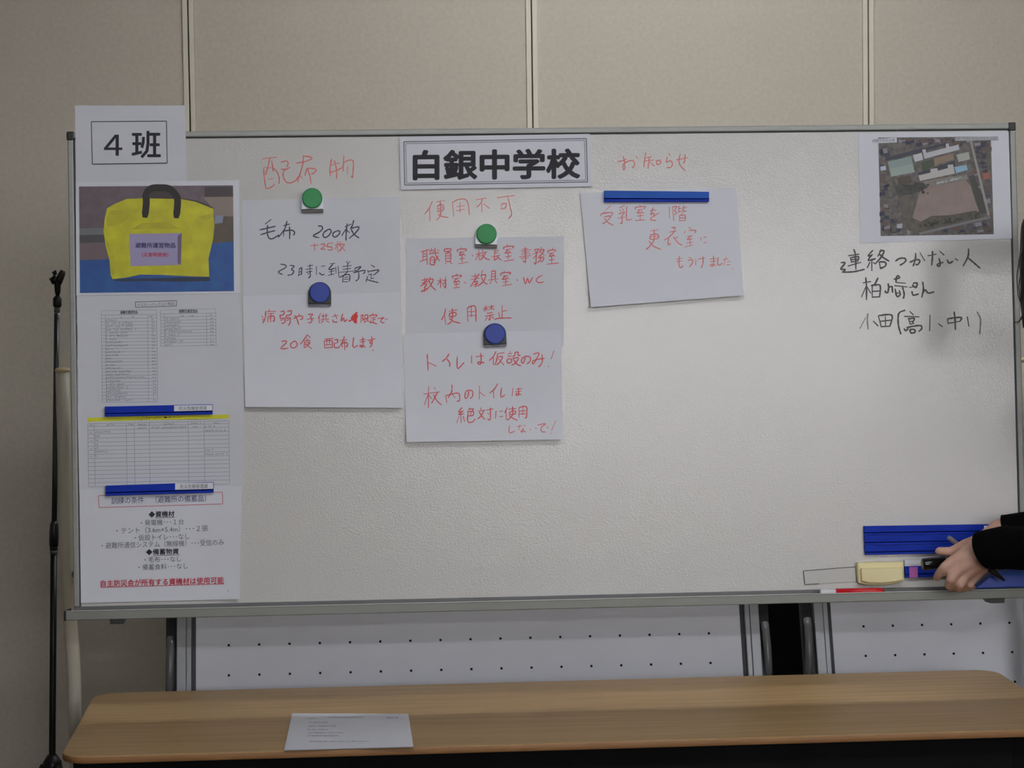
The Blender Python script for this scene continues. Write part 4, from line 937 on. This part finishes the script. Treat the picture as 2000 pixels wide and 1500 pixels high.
# left hand (nearer), back of the hand to the camera, holding a marker
ix, md, rg_, pk = H(1858, 1099, 4.262), H(1870, 1113, 4.258), H(1885, 1123, 4.262), H(1901, 1127, 4.27)
wr = H(1932, 1074, 4.256)
c_(lwr, wr, .024, .024)
c_(wr+Vector((0, 0, .010)), ix, .018, .0115); c_(wr, md, .020, .012); c_(wr+Vector((0, 0, -.006)), rg_, .019, .012); c_(H(1930, 1088, 4.262), pk, .017, .011)
c_(H(1905, 1075, 4.262), H(1868, 1092, 4.264), .019, .012)
c_(ix, H(1845, 1108, 4.262), .0112, .0098); c_(H(1845, 1108, 4.262), H(1835, 1120, 4.275), .0096, .0086); c_(H(1835, 1120, 4.275), H(1830, 1128, 4.29), .0086, .0074)
c_(md, H(1858, 1131, 4.256), .0112, .0096); c_(H(1858, 1131, 4.256), H(1853, 1143, 4.272), .0094, .0084); c_(H(1853, 1143, 4.272), H(1860, 1147, 4.292), .0084, .0074)
c_(rg_, H(1876, 1141, 4.260), .011, .0094); c_(H(1876, 1141, 4.260), H(1873, 1150, 4.276), .0092, .0082); c_(H(1873, 1150, 4.276), H(1880, 1150, 4.294), .0082, .0072)
c_(pk, H(1895, 1141, 4.268), .0098, .0084); c_(H(1895, 1141, 4.268), H(1892, 1147, 4.282), .0082, .0074); c_(H(1892, 1147, 4.282), H(1899, 1146, 4.296), .0074, .0064)
c_(H(1922, 1056, 4.268), H(1885, 1066, 4.288), .016, .0125); c_(H(1885, 1066, 4.288), H(1858, 1078, 4.298), .0122, .0095); c_(H(1858, 1078, 4.298), H(1834, 1076.5, 4.302), .0094, .0078)
# right hand (behind), fingers closed over the pen
r0 = H(1950, 1036, 4.318)
c_(rwr, r0, .022, .021)
c_(r0, H(1912, 1056, 4.33), .018, .014); c_(r0+Vector((0, 0, -.012)), H(1914, 1070, 4.33), .018, .013); c_(r0+Vector((0, 0, -.024)), H(1920, 1084, 4.33), .016, .012); c_(r0+Vector((0, 0, -.03)), H(1926, 1096, 4.33), .014, .011)
for (x, y) in ((1908, 1057), (1910, 1071), (1915, 1084), (1921, 1096)):
    c_(H(x, y, 4.33), H(x-16, y+5, 4.325), .0095, .0085); c_(H(x-16, y+5, 4.325), H(x-12, y+10, 4.315), .0085, .0075)
c_(H(1940, 1045, 4.31), H(1905, 1068, 4.305), .0125, .0095)
bo = blob('body', body, SKIN, pe_, voxel=.0032, smooth=3)
# facial features
for s in (-1, 1):
    p = head+fd*.082+Vector((0, s*.030, 0))+ud*.012
    v_, f_ = capsule(p, p+Vector((0, s*.006, 0)), .0055, .0055); obj('eye', v_, f_, BLACK, pe_, smooth=True)
    v_, f_ = capsule(p+ud*.018+Vector((0, -s*.010, 0)), p+ud*.020+Vector((0, s*.012, 0)), .003, .002); obj('eyebrow', v_, f_, HAIRM, pe_, smooth=True)
p = head+fd*.080-ud*.058; v_, f_ = capsule(p+Vector((0, -.018, 0)), p+Vector((0, .018, 0)), .0045, .0045); obj('mouth', v_, f_, mat('lips', (176, 96, 92), .5), pe_, smooth=True)
# sweater
sw = []
def s_(p, q, a, b): sw.append((p, q, a, b))
s_(hip+Vector((0, -.06, 0)), hip+Vector((0, .06, 0)), .125, .125); s_(hip, waist, .145, .13); s_(waist, chest, .13, .14); s_(chest, neck+Vector((.015, 0, -.035)), .125, .06)
s_(lsh, rsh, .066, .066); s_(lsh, lel, .064, .054); s_(rsh, rel, .064, .054)
cuL = H(1968, 1070, 4.235); s_(lel, cuL, .054, .040)
cuR = H(1990, 1036, 4.30); s_(rel, cuR, .052, .034)
blob('sweater', sw, SWEAT, pe_, voxel=.007, smooth=4)
def cuff(c0, c1, r0, r1, nm='sleeve_cuff', tilt=Vector((0, 0, 0))):
    c0, c1 = Vector(c0), Vector(c1); ax = (c1-c0).normalized(); rings = []
    P = [c0+ax*.010, c0+ax*.001, c0, c0+ax*.006, c1]; Rr = [r0-.006, r0-.004, r0-.001, r0, r1]
    v_, f_ = tube_mesh(P, Rr, 36, cap=False)
    # slant the opening
    for i in range(36*4): v_[i] = v_[i]+ax*((v_[i]-c0).dot(tilt))
    obj(nm, v_, f_, SWEAT, pe_, smooth=True)
cuff(H(1922, 1075, 4.245), H(1975, 1068, 4.235), .0365, .041, tilt=Vector((0, .55, -.28)))
cuff(H(1962, 1030, 4.315), H(1995, 1034, 4.30), .0235, .033, tilt=Vector((0, 0, -.35)))
# trousers and shoes
tr_ = []
for s in (-1, 1):
    k_ = Vector((1.58, 4.15+s*.10, .47)); a_ = Vector((1.62, 4.15+s*.11, .12))
    tr_ += [(hip+Vector((0, s*.07, -.02)), k_, .108, .075), (k_, a_, .075, .062)]
tr_.append((hip+Vector((0, -.06, -.01)), hip+Vector((0, .06, -.01)), .118, .118))
blob('trousers', tr_, PANTS, pe_, voxel=.009, smooth=4)
for s in (-1, 1):
    blob('shoe', [(Vector((1.645, 4.15+s*.11, .055)), Vector((1.50, 4.15+s*.125, .045)), .045, .040), (Vector((1.63, 4.15+s*.11, .08)), Vector((1.63, 4.15+s*.11, .10)), .045, .045)], SHOE, pe_, voxel=.008, smooth=3)
# hair: cap, back and long locks hanging beside the face
hr = [(head+ud*.042-fd*.012, head+ud*.04-fd*.03, .094, .094), (head-fd*.06+ud*.02, head-fd*.075-ud*.09, .075, .05), (head-fd*.06-ud*.06, neck+Vector((.06, 0, .03)), .06, .05)]
for s in (-1, 1):
    hr += [(head+Vector((0, s*.06, .03)), head+Vector((-.03, s*.075, -.05)), .038, .028), (head+Vector((-.03, s*.075, -.05)), head+Vector((-.045, s*.07, -.13)), .026, .012)]
hr += [(H(2016, 440, 4.08), H(2016, 520, 4.075), .020, .024), (H(2016, 520, 4.075), H(2012, 600, 4.07), .022, .018), (H(2012, 600, 4.07), H(2004, 636, 4.07), .016, .008)]
hr += [(head+Vector((-.05, -.07, .03)), H(2060, 425, 4.09), .035, .030), (H(2060, 425, 4.09), H(2018, 440, 4.08), .030, .020), (H(2040, 480, 4.08), H(2035, 610, 4.07), .025, .018)]
blob('hair', hr, HAIRM, pe_, voxel=.006, smooth=3)
for k, pts in enumerate([[(2002, 470), (1992, 500), (1986, 540), (1988, 575), (1996, 600)], [(2000, 520), (1996, 560), (1998, 600), (1996, 622), (1986, 634)], [(2004, 560), (2000, 610), (1990, 628), (1980, 630)],
                         [(2006, 480), (1995, 520), (1990, 560), (1994, 596), (2002, 620)]]):
    P = [H(x, y, 4.07) for x, y in pts]; tube('hair_strand', P, [.0016, .0012, .001, .0009, .0006][:len(P)], HAIRM, pe_, 8)

# marker and pen in the hands
mk = empty('black_marker', H(1840, 1110, 4.30), 'thick black marker gripped between thumb and index finger', 'marker')
a_, b_ = H(1801, 1103, 4.31), H(1882, 1093, 4.31)
d_ = (b_-a_)
tube('marker_cap', [a_, a_+d_*.025, a_+d_*.06, a_+d_*.55], [.0092, .0112, .0118, .0112], mat('glossy_black', (14, 14, 16), .2), mk, 28)
tube('marker_body', [a_+d_*.551, b_], .0105, mat('marker_body_grey', (120, 122, 126), .3), mk, 28)
pn_ = empty('slim_pen', H(1900, 1092, 4.31), 'slim grey pen with a black end held behind the nearer hand', 'pen')
a_, b_ = H(1852, 1049, 4.322), H(1962, 1134, 4.322); d_ = b_-a_
tube('pen_barrel', [a_, a_+d_*.03, a_+d_*.68], [.0038, .0046, .0050], mat('grey_pen_barrel', (128, 122, 128), .35), pn_)
tube('pen_end', [a_+d_*.681, a_+d_*.82, a_+d_*.93, b_], [.0056, .0056, .0035, .0018], BLACK, pn_)
